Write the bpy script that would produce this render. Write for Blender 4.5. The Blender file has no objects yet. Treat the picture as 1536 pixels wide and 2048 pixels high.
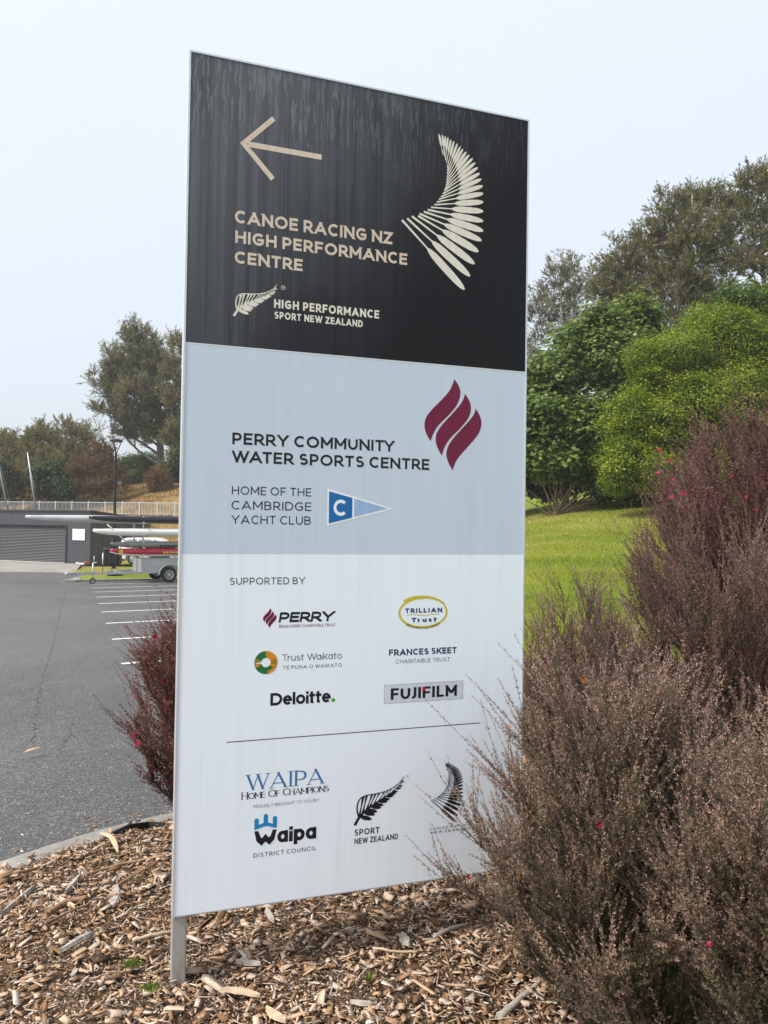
import bpy, math, random
import numpy as np
from mathutils import Vector, Matrix

SC = bpy.context.scene
COL = SC.collection
R = math.radians

# ------------------------------------------------------------------ camera
F_PX, CX, CY = 1480.0, 768.0, 1024.0            # focal length in pixels of the 1536x2048 frame
PITCH, ROLL = math.atan(27 / 1480.0), math.atan(0.0147)
CAM = Vector((0, 0, 1.5))
FWD = Vector((0, math.cos(PITCH), math.sin(PITCH)))
UP0 = Vector((0, -math.sin(PITCH), math.cos(PITCH)))
RIGHT = Vector((1, 0, 0)) * math.cos(ROLL) + UP0 * math.sin(ROLL)
UP = UP0 * math.cos(ROLL) - Vector((1, 0, 0)) * math.sin(ROLL)
cd = bpy.data.cameras.new('camera')
cam = bpy.data.objects.new('camera', cd)
COL.objects.link(cam)
mw = Matrix((RIGHT, UP, -FWD)).transposed().to_4x4()
mw.translation = CAM
cam.matrix_world = mw
cd.sensor_width = 36.0
cd.lens = 36.0 * F_PX / 2048.0
cd.clip_start = 0.05
cd.clip_end = 3000
SC.camera = cam

# ------------------------------------------------------------------ light
SUN_ELEV = 50.0
sh = Vector((-0.87, -0.49)).normalized()
SUN = Vector((sh.x * math.cos(R(SUN_ELEV)), sh.y * math.cos(R(SUN_ELEV)), math.sin(R(SUN_ELEV))))
ld = bpy.data.lights.new('sun', 'SUN')
ld.energy = 2.9
ld.angle = R(8)
ld.color = (1.0, 0.955, 0.89)
lo = bpy.data.objects.new('sun', ld)
lo.rotation_euler = SUN.to_track_quat('Z', 'Y').to_euler()
lo.location = (0, 0, 30)
COL.objects.link(lo)

W = bpy.data.worlds.new('World')
SC.world = W
W.use_nodes = True
nt = W.node_tree
nt.nodes.clear()
wo = nt.nodes.new('ShaderNodeOutputWorld')
sky = nt.nodes.new('ShaderNodeTexSky')
sky.sky_type = 'NISHITA'
sky.sun_disc = False
sky.sun_elevation = R(SUN_ELEV)
sky.sun_rotation = math.atan2(SUN.x, SUN.y)
sky.dust_density = 6.0
sky.air_density = 1.0
bg1 = nt.nodes.new('ShaderNodeBackground')
bg1.inputs[1].default_value = 0.05
nt.links.new(sky.outputs[0], bg1.inputs[0])
# thin fog cloud deck: soft patches, whitest high up
tc = nt.nodes.new('ShaderNodeTexCoord')
nz = nt.nodes.new('ShaderNodeTexNoise')
nz.inputs['Scale'].default_value = 1.6
nz.inputs['Detail'].default_value = 4
nt.links.new(tc.outputs['Generated'], nz.inputs['Vector'])
sep = nt.nodes.new('ShaderNodeSeparateXYZ')
nt.links.new(tc.outputs['Generated'], sep.inputs[0])
ma = nt.nodes.new('ShaderNodeMath'); ma.operation = 'MULTIPLY_ADD'
ma.inputs[1].default_value = 0.35; ma.inputs[2].default_value = -0.13
nt.links.new(nz.outputs['Fac'], ma.inputs[0])
mb_ = nt.nodes.new('ShaderNodeMath'); mb_.operation = 'ADD'
nt.links.new(ma.outputs[0], mb_.inputs[0]); nt.links.new(sep.outputs['Z'], mb_.inputs[1])
cr = nt.nodes.new('ShaderNodeValToRGB')
cr.color_ramp.elements[0].position = 0.0
cr.color_ramp.elements[0].color = (0.49, 0.53, 0.58, 1)
cr.color_ramp.elements[1].position = 0.75
cr.color_ramp.elements[1].color = (0.655, 0.69, 0.735, 1)
nt.links.new(mb_.outputs[0], cr.inputs[0])
bg2 = nt.nodes.new('ShaderNodeBackground')
bg2.inputs[1].default_value = 0.80
nt.links.new(cr.outputs[0], bg2.inputs[0])
ad = nt.nodes.new('ShaderNodeAddShader')
nt.links.new(bg1.outputs[0], ad.inputs[0]); nt.links.new(bg2.outputs[0], ad.inputs[1])
nt.links.new(ad.outputs[0], wo.inputs[0])

SC.view_settings.view_transform = 'Standard'
SC.view_settings.look = 'None'
SC.view_settings.exposure = 0.61
SC.view_settings.gamma = 1.0
SC.render.engine = 'CYCLES'
SC.cycles.max_bounces = 6
SC.cycles.transparent_max_bounces = 8
SC.cycles.use_denoising = True

# ------------------------------------------------------------------ helpers
def at(px, py, Y):
    """world point on the bearing of a photo pixel at distance Y (metres ahead)"""
    d = FWD + RIGHT * ((px - CX) / F_PX) - UP * ((py - CY) / F_PX)
    return CAM + d * (Y / d.y)


def tag(o, label=None, cat=None, group=None, kind=None):
    if label: o['label'] = label
    if cat: o['category'] = cat
    if group: o['group'] = group
    if kind: o['kind'] = kind
    return o


def empty(name, loc=(0, 0, 0), rz=0.0, label=None, cat=None, group=None):
    o = bpy.data.objects.new(name, None)
    o.location = loc
    o.rotation_euler = (0, 0, rz)
    o.empty_display_size = 0.2
    COL.objects.link(o)
    return tag(o, label, cat, group)


def link(name, me, mat, parent=None, loc=None):
    o = bpy.data.objects.new(name, me)
    if mat is not None and len(me.materials) == 0:
        me.materials.append(mat)
    if parent is not None: o.parent = parent
    if loc is not None: o.location = loc
    COL.objects.link(o)
    return o


def copy_tree(root, loc, rz=None, scale=None):
    c = root.copy(); COL.objects.link(c)
    c.location = loc
    if rz is not None: c.rotation_euler = (0, 0, rz)
    if scale is not None: c.scale = scale if hasattr(scale, '__len__') else (scale,) * 3
    for ch in root.children:
        d = ch.copy(); COL.objects.link(d); d.parent = c
        for g in ch.children:
            e = g.copy(); COL.objects.link(e); e.parent = d
    return c


def big_mesh(name, V, k, tint=None, tint2=None):
    """V: (N*k,3) vertices, polygons of k consecutive vertices"""
    V = np.ascontiguousarray(V.reshape(-1, 3), dtype=np.float32)
    n = len(V) // k
    me = bpy.data.meshes.new(name)
    me.vertices.add(len(V)); me.vertices.foreach_set('co', V.ravel())
    me.loops.add(len(V)); me.loops.foreach_set('vertex_index', np.arange(len(V), dtype=np.int32))
    me.polygons.add(n); me.polygons.foreach_set('loop_start', (np.arange(n) * k).astype(np.int32))
    if tint is not None:
        a = me.attributes.new('tint', 'FLOAT', 'FACE'); a.data.foreach_set('value', tint.astype(np.float32))
    if tint2 is not None:
        a = me.attributes.new('tone', 'FLOAT', 'FACE'); a.data.foreach_set('value', tint2.astype(np.float32))
    me.update(calc_edges=True)
    return me


def idx_mesh(name, V, faces, tint=None, smooth=False):
    """V (N,3), faces (M,4) index array"""
    V = np.ascontiguousarray(V, dtype=np.float32); faces = np.ascontiguousarray(faces, dtype=np.int32)
    me = bpy.data.meshes.new(name)
    me.vertices.add(len(V)); me.vertices.foreach_set('co', V.ravel())
    k = faces.shape[1]
    me.loops.add(faces.size); me.loops.foreach_set('vertex_index', faces.ravel())
    me.polygons.add(len(faces)); me.polygons.foreach_set('loop_start', (np.arange(len(faces)) * k).astype(np.int32))
    if tint is not None:
        a = me.attributes.new('tint', 'FLOAT', 'FACE'); a.data.foreach_set('value', np.asarray(tint, dtype=np.float32))
    if smooth:
        me.polygons.foreach_set('use_smooth', np.ones(len(faces), dtype=bool))
    me.update(calc_edges=True)
    return me


class MB:
    """collects shapes into one mesh"""
    def __init__(s): s.v = []; s.f = []; s.sm = []

    def add(s, verts, faces, smooth=False):
        o = len(s.v)
        s.v += [tuple(map(float, p)) for p in verts]
        for f in faces:
            s.f.append([i + o for i in f]); s.sm.append(smooth)
        return s

    def box(s, c, d, rz=0.0, bevel=0.0, M=None):
        x, y, z = d[0] / 2, d[1] / 2, d[2] / 2
        b = min(bevel, x * .9, y * .9, z * .9)
        if b <= 0:
            P = [(-x, -y, -z), (x, -y, -z), (x, y, -z), (-x, y, -z), (-x, -y, z), (x, -y, z), (x, y, z), (-x, y, z)]
            Fc = [(0, 3, 2, 1), (4, 5, 6, 7), (0, 1, 5, 4), (1, 2, 6, 5), (2, 3, 7, 6), (3, 0, 4, 7)]
        else:
            P = []; Fc = []
            ring = [(-x + b, -y), (x - b, -y), (x, -y + b), (x, y - b), (x - b, y), (-x + b, y), (-x, y - b), (-x, -y + b)]
            ring2 = [(p[0] * (x - b) / x, p[1] * (y - b) / y) for p in ring]
            for rr, zz in ((ring2, -z), (ring, -z + b), (ring, z - b), (ring2, z)):
                P += [(p[0], p[1], zz) for p in rr]
            Fc.append(tuple(range(7, -1, -1))); Fc.append(tuple(range(24, 32)))
            for k in range(3):
                for i in range(8):
                    j = (i + 1) % 8
                    Fc.append((k * 8 + i, k * 8 + j, k * 8 + 8 + j, k * 8 + 8 + i))
        ca, sa = math.cos(rz), math.sin(rz)
        Q = []
        for p in P:
            q = (p[0] * ca - p[1] * sa, p[0] * sa + p[1] * ca, p[2])
            if M is not None: q = M @ Vector(q)
            Q.append((q[0] + c[0], q[1] + c[1], q[2] + c[2]))
        return s.add(Q, Fc)

    def tube(s, pts, rad, n=8, cap=True):
        pts = [Vector(p) for p in pts]
        if not hasattr(rad, '__len__'): rad = [rad] * len(pts)
        V = []; Fc = []
        ref = None
        for i, p in enumerate(pts):
            t = (pts[min(i + 1, len(pts) - 1)] - pts[max(i - 1, 0)]).normalized()
            if ref is None:
                ref = Vector((0, 0, 1)) if abs(t.z) < .9 else Vector((1, 0, 0))
            a = t.cross(ref).normalized(); b = t.cross(a).normalized()
            ref = (-b) if False else ref
            for k in range(n):
                th = 2 * math.pi * k / n
                V.append(p + (a * math.cos(th) + b * math.sin(th)) * rad[i])
        for i in range(len(pts) - 1):
            for k in range(n):
                l = (k + 1) % n
                Fc.append((i * n + k, i * n + l, i * n + n + l, i * n + n + k))
        s.add(V, Fc, True)
        if cap:
            o = len(s.v) - len(V)
            s.f.append([o + k for k in range(n)][::-1]); s.sm.append(False)
            s.f.append([o + (len(pts) - 1) * n + k for k in range(n)]); s.sm.append(False)
        return s

    def prism(s, poly, p0, ax, ay, depth):
        """poly of (a,b) in plane p0 + a*ax + b*ay, extruded by vector depth"""
        p0, ax, ay, depth = Vector(p0), Vector(ax), Vector(ay), Vector(depth)
        n = len(poly)
        A = [p0 + ax * a + ay * b for a, b in poly]
        V = A + [p + depth for p in A]
        Fc = [tuple(range(n)), tuple(range(2 * n - 1, n - 1, -1))]
        for i in range(n):
            j = (i + 1) % n
            Fc.append((i, i + n, j + n, j))
        return s.add(V, Fc)

    def lathe(s, prof, c, axis='z', n=24):
        """prof: (radius, height) list revolved about an axis through c"""
        V = []; Fc = []
        for r_, h in prof:
            for k in range(n):
                th = 2 * math.pi * k / n
                u, v = r_ * math.cos(th), r_ * math.sin(th)
                V.append({'z': (u, v, h), 'y': (u, h, v), 'x': (h, u, v)}[axis])
        V = [(p[0] + c[0], p[1] + c[1], p[2] + c[2]) for p in V]
        for i in range(len(prof) - 1):
            for k in range(n):
                l = (k + 1) % n
                Fc.append((i * n + k, i * n + l, i * n + n + l, i * n + n + k))
        return s.add(V, Fc, False)

    def build(s, name, mat, parent=None, M=None, fix=True):
        me = bpy.data.meshes.new(name)
        v = s.v if M is None else [tuple(M @ Vector(p)) for p in s.v]
        me.from_pydata(v, [], s.f)
        me.polygons.foreach_set('use_smooth', np.array(s.sm, dtype=bool))
        if fix:
            import bmesh
            bm = bmesh.new(); bm.from_mesh(me)
            bmesh.ops.recalc_face_normals(bm, faces=bm.faces)
            bm.to_mesh(me); bm.free()
        me.update()
        return link(name, me, mat, parent)


# ------------------------------------------------------------------ materials
class Mat:
    def __init__(s, name):
        s.m = bpy.data.materials.new(name)
        s.m.use_nodes = True
        s.nt = s.m.node_tree
        s.b = s.nt.nodes['Principled BSDF']
        s.out = s.nt.nodes['Material Output']

    def n(s, t, **kw):
        x = s.nt.nodes.new('ShaderNode' + t)
        for k, v in kw.items():
            if k in x.inputs: x.inputs[k].default_value = v
            else: setattr(x, k, v)
        return x

    def l(s, a, b): s.nt.links.new(a, b); return s

    def ramp(s, src, stops, interp='LINEAR'):
        r = s.n('ValToRGB')
        e = r.color_ramp.elements
        r.color_ramp.interpolation = interp
        while len(e) < len(stops): e.new(0.5)
        for i, (p, c) in enumerate(stops):
            e[i].position = p
            e[i].color = (*c, 1) if len(c) == 3 else c
        s.l(src, r.inputs[0])
        return r.outputs[0]

    def coord(s, kind='Object', scale=(1, 1, 1)):
        t = s.n('TexCoord'); mp = s.n('Mapping')
        mp.inputs['Scale'].default_value = scale
        s.l(t.outputs[kind], mp.inputs[0])
        return mp.outputs[0]

    def noise(s, vec, scale, detail=4, rough=.5, out='Fac'):
        x = s.n('TexNoise', Scale=scale, Detail=detail, Roughness=rough)
        if vec is not None: s.l(vec, x.inputs['Vector'])
        return x.outputs[out]

    def mix(s, f, a, b, mode='MIX'):
        x = s.n('Mix'); x.data_type = 'RGBA'; x.blend_type = mode
        for sock, v in ((x.inputs[0], f), (x.inputs[6], a), (x.inputs[7], b)):
            if hasattr(v, 'is_output'): s.l(v, sock)
            elif hasattr(v, '__len__'): sock.default_value = (*v, 1) if len(v) == 3 else v
            else: sock.default_value = v
        return x.outputs[2]

    def math(s, op, a, b=None, clamp=False):
        x = s.n('Math'); x.operation = op; x.use_clamp = clamp
        for sock, v in ((x.inputs[0], a), (x.inputs[1], b)):
            if v is None: continue
            if hasattr(v, 'is_output'): s.l(v, sock)
            else: sock.default_value = v
        return x.outputs[0]

    def bump(s, h, strength=.3, dist=.01):
        x = s.n('Bump', Strength=strength, Distance=dist)
        s.l(h, x.inputs['Height'])
        s.l(x.outputs[0], s.b.inputs['Normal'])
        return s

    def col(s, v):
        if hasattr(v, 'is_output'): s.l(v, s.b.inputs['Base Color'])
        else: s.b.inputs['Base Color'].default_value = (*v, 1)
        return s

    def set(s, **kw):
        for k, v in kw.items():
            sock = s.b.inputs[k.replace('_', ' ')]
            if hasattr(v, 'is_output'): s.l(v, sock)
            else: sock.default_value = v
        return s


def paint(name, c, rough=.45, metal=0.0, var=.12, scale=6.0, bump=0.0, stretch=(1, 1, 1), spec=.5):
    m = Mat(name)
    v = m.coord('Object', stretch)
    f = m.noise(v, scale, 5, .6)
    lo = tuple(x * (1 - var) for x in c); hi = tuple(min(1, x * (1 + var)) for x in c)
    m.col(m.ramp(f, [(.3, lo), (.7, hi)]))
    m.set(Roughness=rough, Metallic=metal)
    m.b.inputs['Specular IOR Level'].default_value = spec
    if bump: m.bump(m.noise(v, scale * 6, 3), bump, .003)
    return m.m


def leaf_mat(name, stops, rough=.55, trans=.3, tcol=None, spec=.3, mottled=0):
    m = Mat(name)
    a = m.n('Attribute', attribute_name='tint')
    c = m.ramp(a.outputs['Fac'], stops)
    m.col(c).set(Roughness=rough)
    m.b.inputs['Specular IOR Level'].default_value = spec
    if trans > 0:
        t = m.n('BsdfTranslucent')
        if tcol: t.inputs[0].default_value = (*tcol, 1)
        else: m.l(c, t.inputs[0])
        mx = m.n('MixShader'); mx.inputs[0].default_value = trans
        m.l(m.b.outputs[0], mx.inputs[1]); m.l(t.outputs[0], mx.inputs[2])
        m.l(mx.outputs[0], m.out.inputs[0])
    return m.m

# ================================================================== THE SIGN
SW, SB, ST, SANG = 1.249, 0.234, 3.045, R(18.0853)
SD = 0.095                                         # cabinet depth
sign = empty('pylon_sign', (-0.6581, 2.39, 0), SANG,
             'tall black, silver and white sign board on short grey posts in wood mulch', 'sign')

# ---- panel materials: vinyl with rain streaks and dew
def panel_mat(name, c, dirt, amount, rough, hi=None):
    m = Mat(name)
    vs = m.coord('Object', (26, 26, .55))
    st = m.noise(vs, 1.6, 5, .62)
    v2 = m.coord('Object', (90, 90, 1.2))
    st2 = m.noise(v2, 1.5, 3, .5)
    f = m.math('ADD', m.math('MULTIPLY', st, .65), m.math('MULTIPLY', st2, .35))
    fr = m.ramp(f, [(.42, (0, 0, 0)), (.66, (1, 1, 1))])
    bl = m.ramp(m.noise(m.coord('Object', (1.6, 1.6, .8)), 2.2, 4, .6), [(.34, (.15,) * 3), (.66, (1, 1, 1))])
    sp = m.ramp(m.noise(m.coord('Object'), 55, 3, .6), [(.69, (0, 0, 0)), (.74, (1, 1, 1))])
    f2 = m.math('ADD', m.math('MULTIPLY', m.math('MULTIPLY', fr, bl), amount), m.math('MULTIPLY', sp, .10), clamp=True)
    m.col(m.mix(f2, c, dirt))
    m.set(Roughness=rough)
    m.b.inputs['Specular IOR Level'].default_value = .35
    return m

m_white = panel_mat('sign_white_vinyl', (.835, .915, .99), (.66, .715, .78), .34, .38).m
m_silver = panel_mat('sign_silver_vinyl', (.565, .66, .775), (.46, .54, .635), .46, .32).m

# black vinyl: dried streaks and dew runs, sky reflection painted in, palest upper left
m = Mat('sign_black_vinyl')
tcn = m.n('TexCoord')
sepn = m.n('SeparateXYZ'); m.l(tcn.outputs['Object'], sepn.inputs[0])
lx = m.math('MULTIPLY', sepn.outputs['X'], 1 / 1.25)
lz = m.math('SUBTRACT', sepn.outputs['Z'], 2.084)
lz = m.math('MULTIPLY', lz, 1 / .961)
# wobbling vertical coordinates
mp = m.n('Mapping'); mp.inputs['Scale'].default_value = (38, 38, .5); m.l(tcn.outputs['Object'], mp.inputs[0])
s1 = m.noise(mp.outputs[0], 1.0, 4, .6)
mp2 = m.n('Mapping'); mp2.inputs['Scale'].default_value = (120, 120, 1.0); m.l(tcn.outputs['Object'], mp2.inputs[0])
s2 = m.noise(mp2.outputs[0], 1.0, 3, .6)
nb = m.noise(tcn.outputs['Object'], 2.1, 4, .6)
lm = m.math('ADD', m.math('MULTIPLY', lx, -1.05), m.math('MULTIPLY', lz, .55))  # falloff of the painted sky reflection, fading right and down
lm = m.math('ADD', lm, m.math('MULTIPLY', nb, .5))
sky_sheen_mask = m.ramp(lm, [(.0, (.04, .04, .04)), (.32, (.42, .42, .42)), (.72, (1, 1, 1))])
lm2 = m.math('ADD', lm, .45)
sky_sheen_mask = m.ramp(lm2, [(.08, (.015,) * 3), (.36, (.14,) * 3), (.66, (.5,) * 3), (.95, (.85,) * 3)])
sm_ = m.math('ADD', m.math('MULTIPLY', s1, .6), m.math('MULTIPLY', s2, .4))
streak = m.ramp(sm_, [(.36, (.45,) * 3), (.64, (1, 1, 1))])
hz = m.math('MULTIPLY', sky_sheen_mask, streak)
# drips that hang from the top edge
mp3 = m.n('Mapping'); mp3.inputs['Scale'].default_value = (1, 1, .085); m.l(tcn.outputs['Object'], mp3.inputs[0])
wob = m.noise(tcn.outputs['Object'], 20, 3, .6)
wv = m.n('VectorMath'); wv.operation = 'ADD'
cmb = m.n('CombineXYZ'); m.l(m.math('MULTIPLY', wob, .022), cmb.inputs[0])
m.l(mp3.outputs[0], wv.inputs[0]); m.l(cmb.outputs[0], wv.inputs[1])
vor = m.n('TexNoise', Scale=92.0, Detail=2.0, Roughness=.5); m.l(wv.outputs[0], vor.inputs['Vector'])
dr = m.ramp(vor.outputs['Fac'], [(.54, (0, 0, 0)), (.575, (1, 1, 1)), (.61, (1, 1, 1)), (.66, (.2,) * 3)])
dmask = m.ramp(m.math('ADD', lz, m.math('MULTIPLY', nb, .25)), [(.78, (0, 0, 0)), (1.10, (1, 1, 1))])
hz = m.math('ADD', hz, m.math('MULTIPLY', m.math('MULTIPLY', dr, dmask), m.math('MULTIPLY', m.math('ADD', sky_sheen_mask, .10), .62)), clamp=True)
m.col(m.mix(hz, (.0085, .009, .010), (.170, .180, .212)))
# droplets
vd = m.n('TexVoronoi', Scale=150.0); m.l(tcn.outputs['Object'], vd.inputs['Vector'])
drop = m.ramp(vd.outputs['Distance'], [(.10, (1, 1, 1)), (.22, (0, 0, 0))])
dsel = m.ramp(m.noise(tcn.outputs['Object'], 7, 2), [(.52, (0, 0, 0)), (.62, (1, 1, 1))])
m.bump(m.math('MULTIPLY', drop, dsel), .35, .002)
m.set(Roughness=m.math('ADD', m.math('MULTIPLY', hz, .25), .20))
m.b.inputs['Specular IOR Level'].default_value = .16
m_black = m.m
m_alu = paint('sign_frame_metal', (.62, .66, .70), .35, .35, .06, 8)
m_post = paint('sign_post_galvanised', (.36, .35, .33), .55, .15, .28, 14, .15, (1, 1, .35))

def spanel(name, v0, v1, mat, u0=.006, u1=SW - .006):
    b = MB(); b.box(((u0 + u1) / 2, .004, (v0 + v1) / 2), (u1 - u0, .008, v1 - v0)); return b.build(name, mat, sign)

# cabinet: returns, back, thin front lip
b = MB()
b.box((.003, SD / 2 + .0, (SB + ST) / 2), (.006, SD + .004, ST - SB))
b.box((SW - .003, SD / 2, (SB + ST) / 2), (.006, SD + .004, ST - SB))
b.box((SW / 2, SD / 2, ST - .003), (SW - .012, SD + .004, .006))
b.box((SW / 2, SD / 2, SB + .002), (SW - .012, SD - .002, .004))
b.box((SW / 2, SD - .004, (SB + ST) / 2), (SW - .0121, .006, ST - SB - .0121))
b.build('frame', m_alu, sign)
V1, V2 = 2.0845, 1.3990
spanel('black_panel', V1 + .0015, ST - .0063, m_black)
spanel('silver_panel', V2, V1 - .0015, m_silver)
spanel('white_panel', SB + .0045, V2 - .0004, m_white)
m_seam = paint('panel_seam', (.80, .82, .84), .4, 0, .03)
b = MB(); b.box((SW / 2, .0035, V1), (SW - .0125, .008, .003)); b.build('seam_strip', m_seam, sign)
for u in (.001, SW - .047):
    b = MB(); b.box((u + .022, .05, (SB - .3) / 2 + .035), (.046, .076, SB + .3 - .078), bevel=.003)
    b.build('post', m_post, sign)

# ---- stroke lettering ------------------------------------------------------
def arc(cx, cy, rx, ry, a0, a1, n=14):
    return [(cx + rx * math.cos(R(a0 + (a1 - a0) * i / n)), cy + ry * math.sin(R(a0 + (a1 - a0) * i / n))) for i in range(n + 1)]

def L(*p): return ('l', list(p))
def C(p): return ('c', p)
O_ = arc(.5, .5, .5, .5, 0, 360, 28)
BOWL = lambda y0, y1, x=0., xr=1.: C([(x, y1), (x + (xr - x) * .5, y1)] + arc(x + (xr - x) * .5, (y0 + y1) / 2, (xr - x) * .5, (y1 - y0) / 2, 90, -90, 10) + [(x, y0)])
S_ = C(arc(.5, .745, .44, .255, 35, 270, 12)[:-1] + arc(.5, .26, .5, .26, 90, -145, 14))
G = {
 'A': (.98, [L((0, 0), (.5, 1)), L((1, 0), (.5, 1)), L((.2, .28), (.8, .28))]),
 'B': (.74, [L((0, 0), (0, 1)), BOWL(.53, 1, 0, .92), BOWL(0, .53)]),
 'C': (.84, [C(arc(.58, .5, .58, .5, 46, 314, 22))]),
 'D': (.84, [L((0, 0), (0, 1)), C([(0, 1), (.42, 1)] + arc(.42, .5, .58, .5, 90, -90, 14) + [(0, 0)])]),
 'E': (.66, [L((0, 0), (0, 1)), L((0, 1), (1, 1)), L((0, .51), (.9, .51)), L((0, 0), (1, 0))]),
 'F': (.64, [L((0, 0), (0, 1)), L((0, 1), (1, 1)), L((0, .48), (.9, .48))]),
 'G': (.90, [C(arc(.55, .5, .55, .5, 46, 318, 22) + [(.96, .2), (.97, .46)]), L((.97, .46), (.55, .46))]),
 'H': (.82, [L((0, 0), (0, 1)), L((1, 0), (1, 1)), L((0, .51), (1, .51))]),
 'I': (.0, [L((.5, 0), (.5, 1))]),
 'J': (.46, [L((1, 1), (1, .3)), C([(1, .32)] + arc(.42, .3, .58, .3, 0, -125, 12))]),
 'K': (.78, [L((0, 0), (0, 1)), L((0, .32), (.98, 1)), L((.36, .58), (1, 0))]),
 'L': (.60, [L((0, 0), (0, 1)), L((0, 0), (1, 0))]),
 'M': (.98, [L((0, 0), (0, 1)), L((1, 0), (1, 1)), L((0, 1), (.5, .26)), L((1, 1), (.5, .26))]),
 'N': (.86, [L((0, 0), (0, 1)), L((1, 0), (1, 1)), L((0, 1), (1, 0))]),
 'O': (1.02, [C(O_)]),
 'P': (.70, [L((0, 0), (0, 1)), BOWL(.38, 1)]),
 'R': (.74, [L((0, 0), (0, 1)), BOWL(.40, 1, 0, .95), L((.48, .40), (1, 0))]),
 'S': (.70, [S_]),
 'T': (.72, [L((.5, 0), (.5, 1)), L((0, 1), (1, 1))]),
 'U': (.80, [C([(0, 1.05), (0, .42)] + arc(.5, .42, .5, .42, 180, 360, 14)[1:] + [(1, 1.05)])]),
 'V': (.92, [L((0, 1), (.5, 0)), L((1, 1), (.5, 0))]),
 'W': (1.34, [L((0, 1), (.26, 0)), L((.5, 1), (.26, 0)), L((.5, 1), (.74, 0)), L((1, 1), (.74, 0))]),
 'Y': (.86, [L((0, 1), (.5, .42)), L((1, 1), (.5, .42)), L((.5, 0), (.5, .45))]),
 'Z': (.74, [L((0, 1), (1, 1)), L((0, 0), (1, 0)), L((0, 0), (1, 1))]),
 # lower case
 'a': (.60, [L((1, 0), (1, .72)), C(arc(.5, .36, .5, .36, 0, 360, 20))]),
 'e': (.62, [C(arc(.5, .36, .5, .36, 0, 318, 18)), L((0, .37), (1, .37))]),
 'i': (.0, [L((.5, 0), (.5, .60)), L((.5, 1.0), (.5, 1.04))]),
 'k': (.56, [L((0, 0), (0, 1)), L((0, .26), (.95, .72)), L((.35, .43), (1, 0))]),
 'l': (.0, [L((.5, 0), (.5, 1))]),
 'o': (.66, [C(arc(.5, .36, .5, .36, 0, 360, 20))]),
 'p': (.62, [L((0, -.3), (0, .72)), C(arc(.5, .36, .5, .36, 0, 360, 20))]),
 'r': (.36, [L((0, 0), (0, .72)), C(arc(.8, .30, .8, .42, 150, 75, 8))]),
 's': (.48, [C([(x, y * .72) for x, y in S_[1]])]),
 't': (.38, [L((.36, .05), (.36, .95)), L((0, .70), (1, .70)), C(arc(.86, .22, .5, .22, 180, 280, 6))]),
 'u': (.58, [L((1, 0), (1, .72)), C([(0, .74), (0, .3)] + arc(.5, .3, .5, .3, 180, 360, 12)[1:])]),
}

def clip_y(poly, y, keep_above):
    out = []
    for i in range(len(poly)):
        a, b2 = poly[i], poly[(i + 1) % len(poly)]
        ia = (a[1] >= y) if keep_above else (a[1] <= y)
        ib = (b2[1] >= y) if keep_above else (b2[1] <= y)
        if ia: out.append(a)
        if ia != ib:
            t = (y - a[1]) / (b2[1] - a[1])
            out.append((a[0] + (b2[0] - a[0]) * t, y))
    return out

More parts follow.
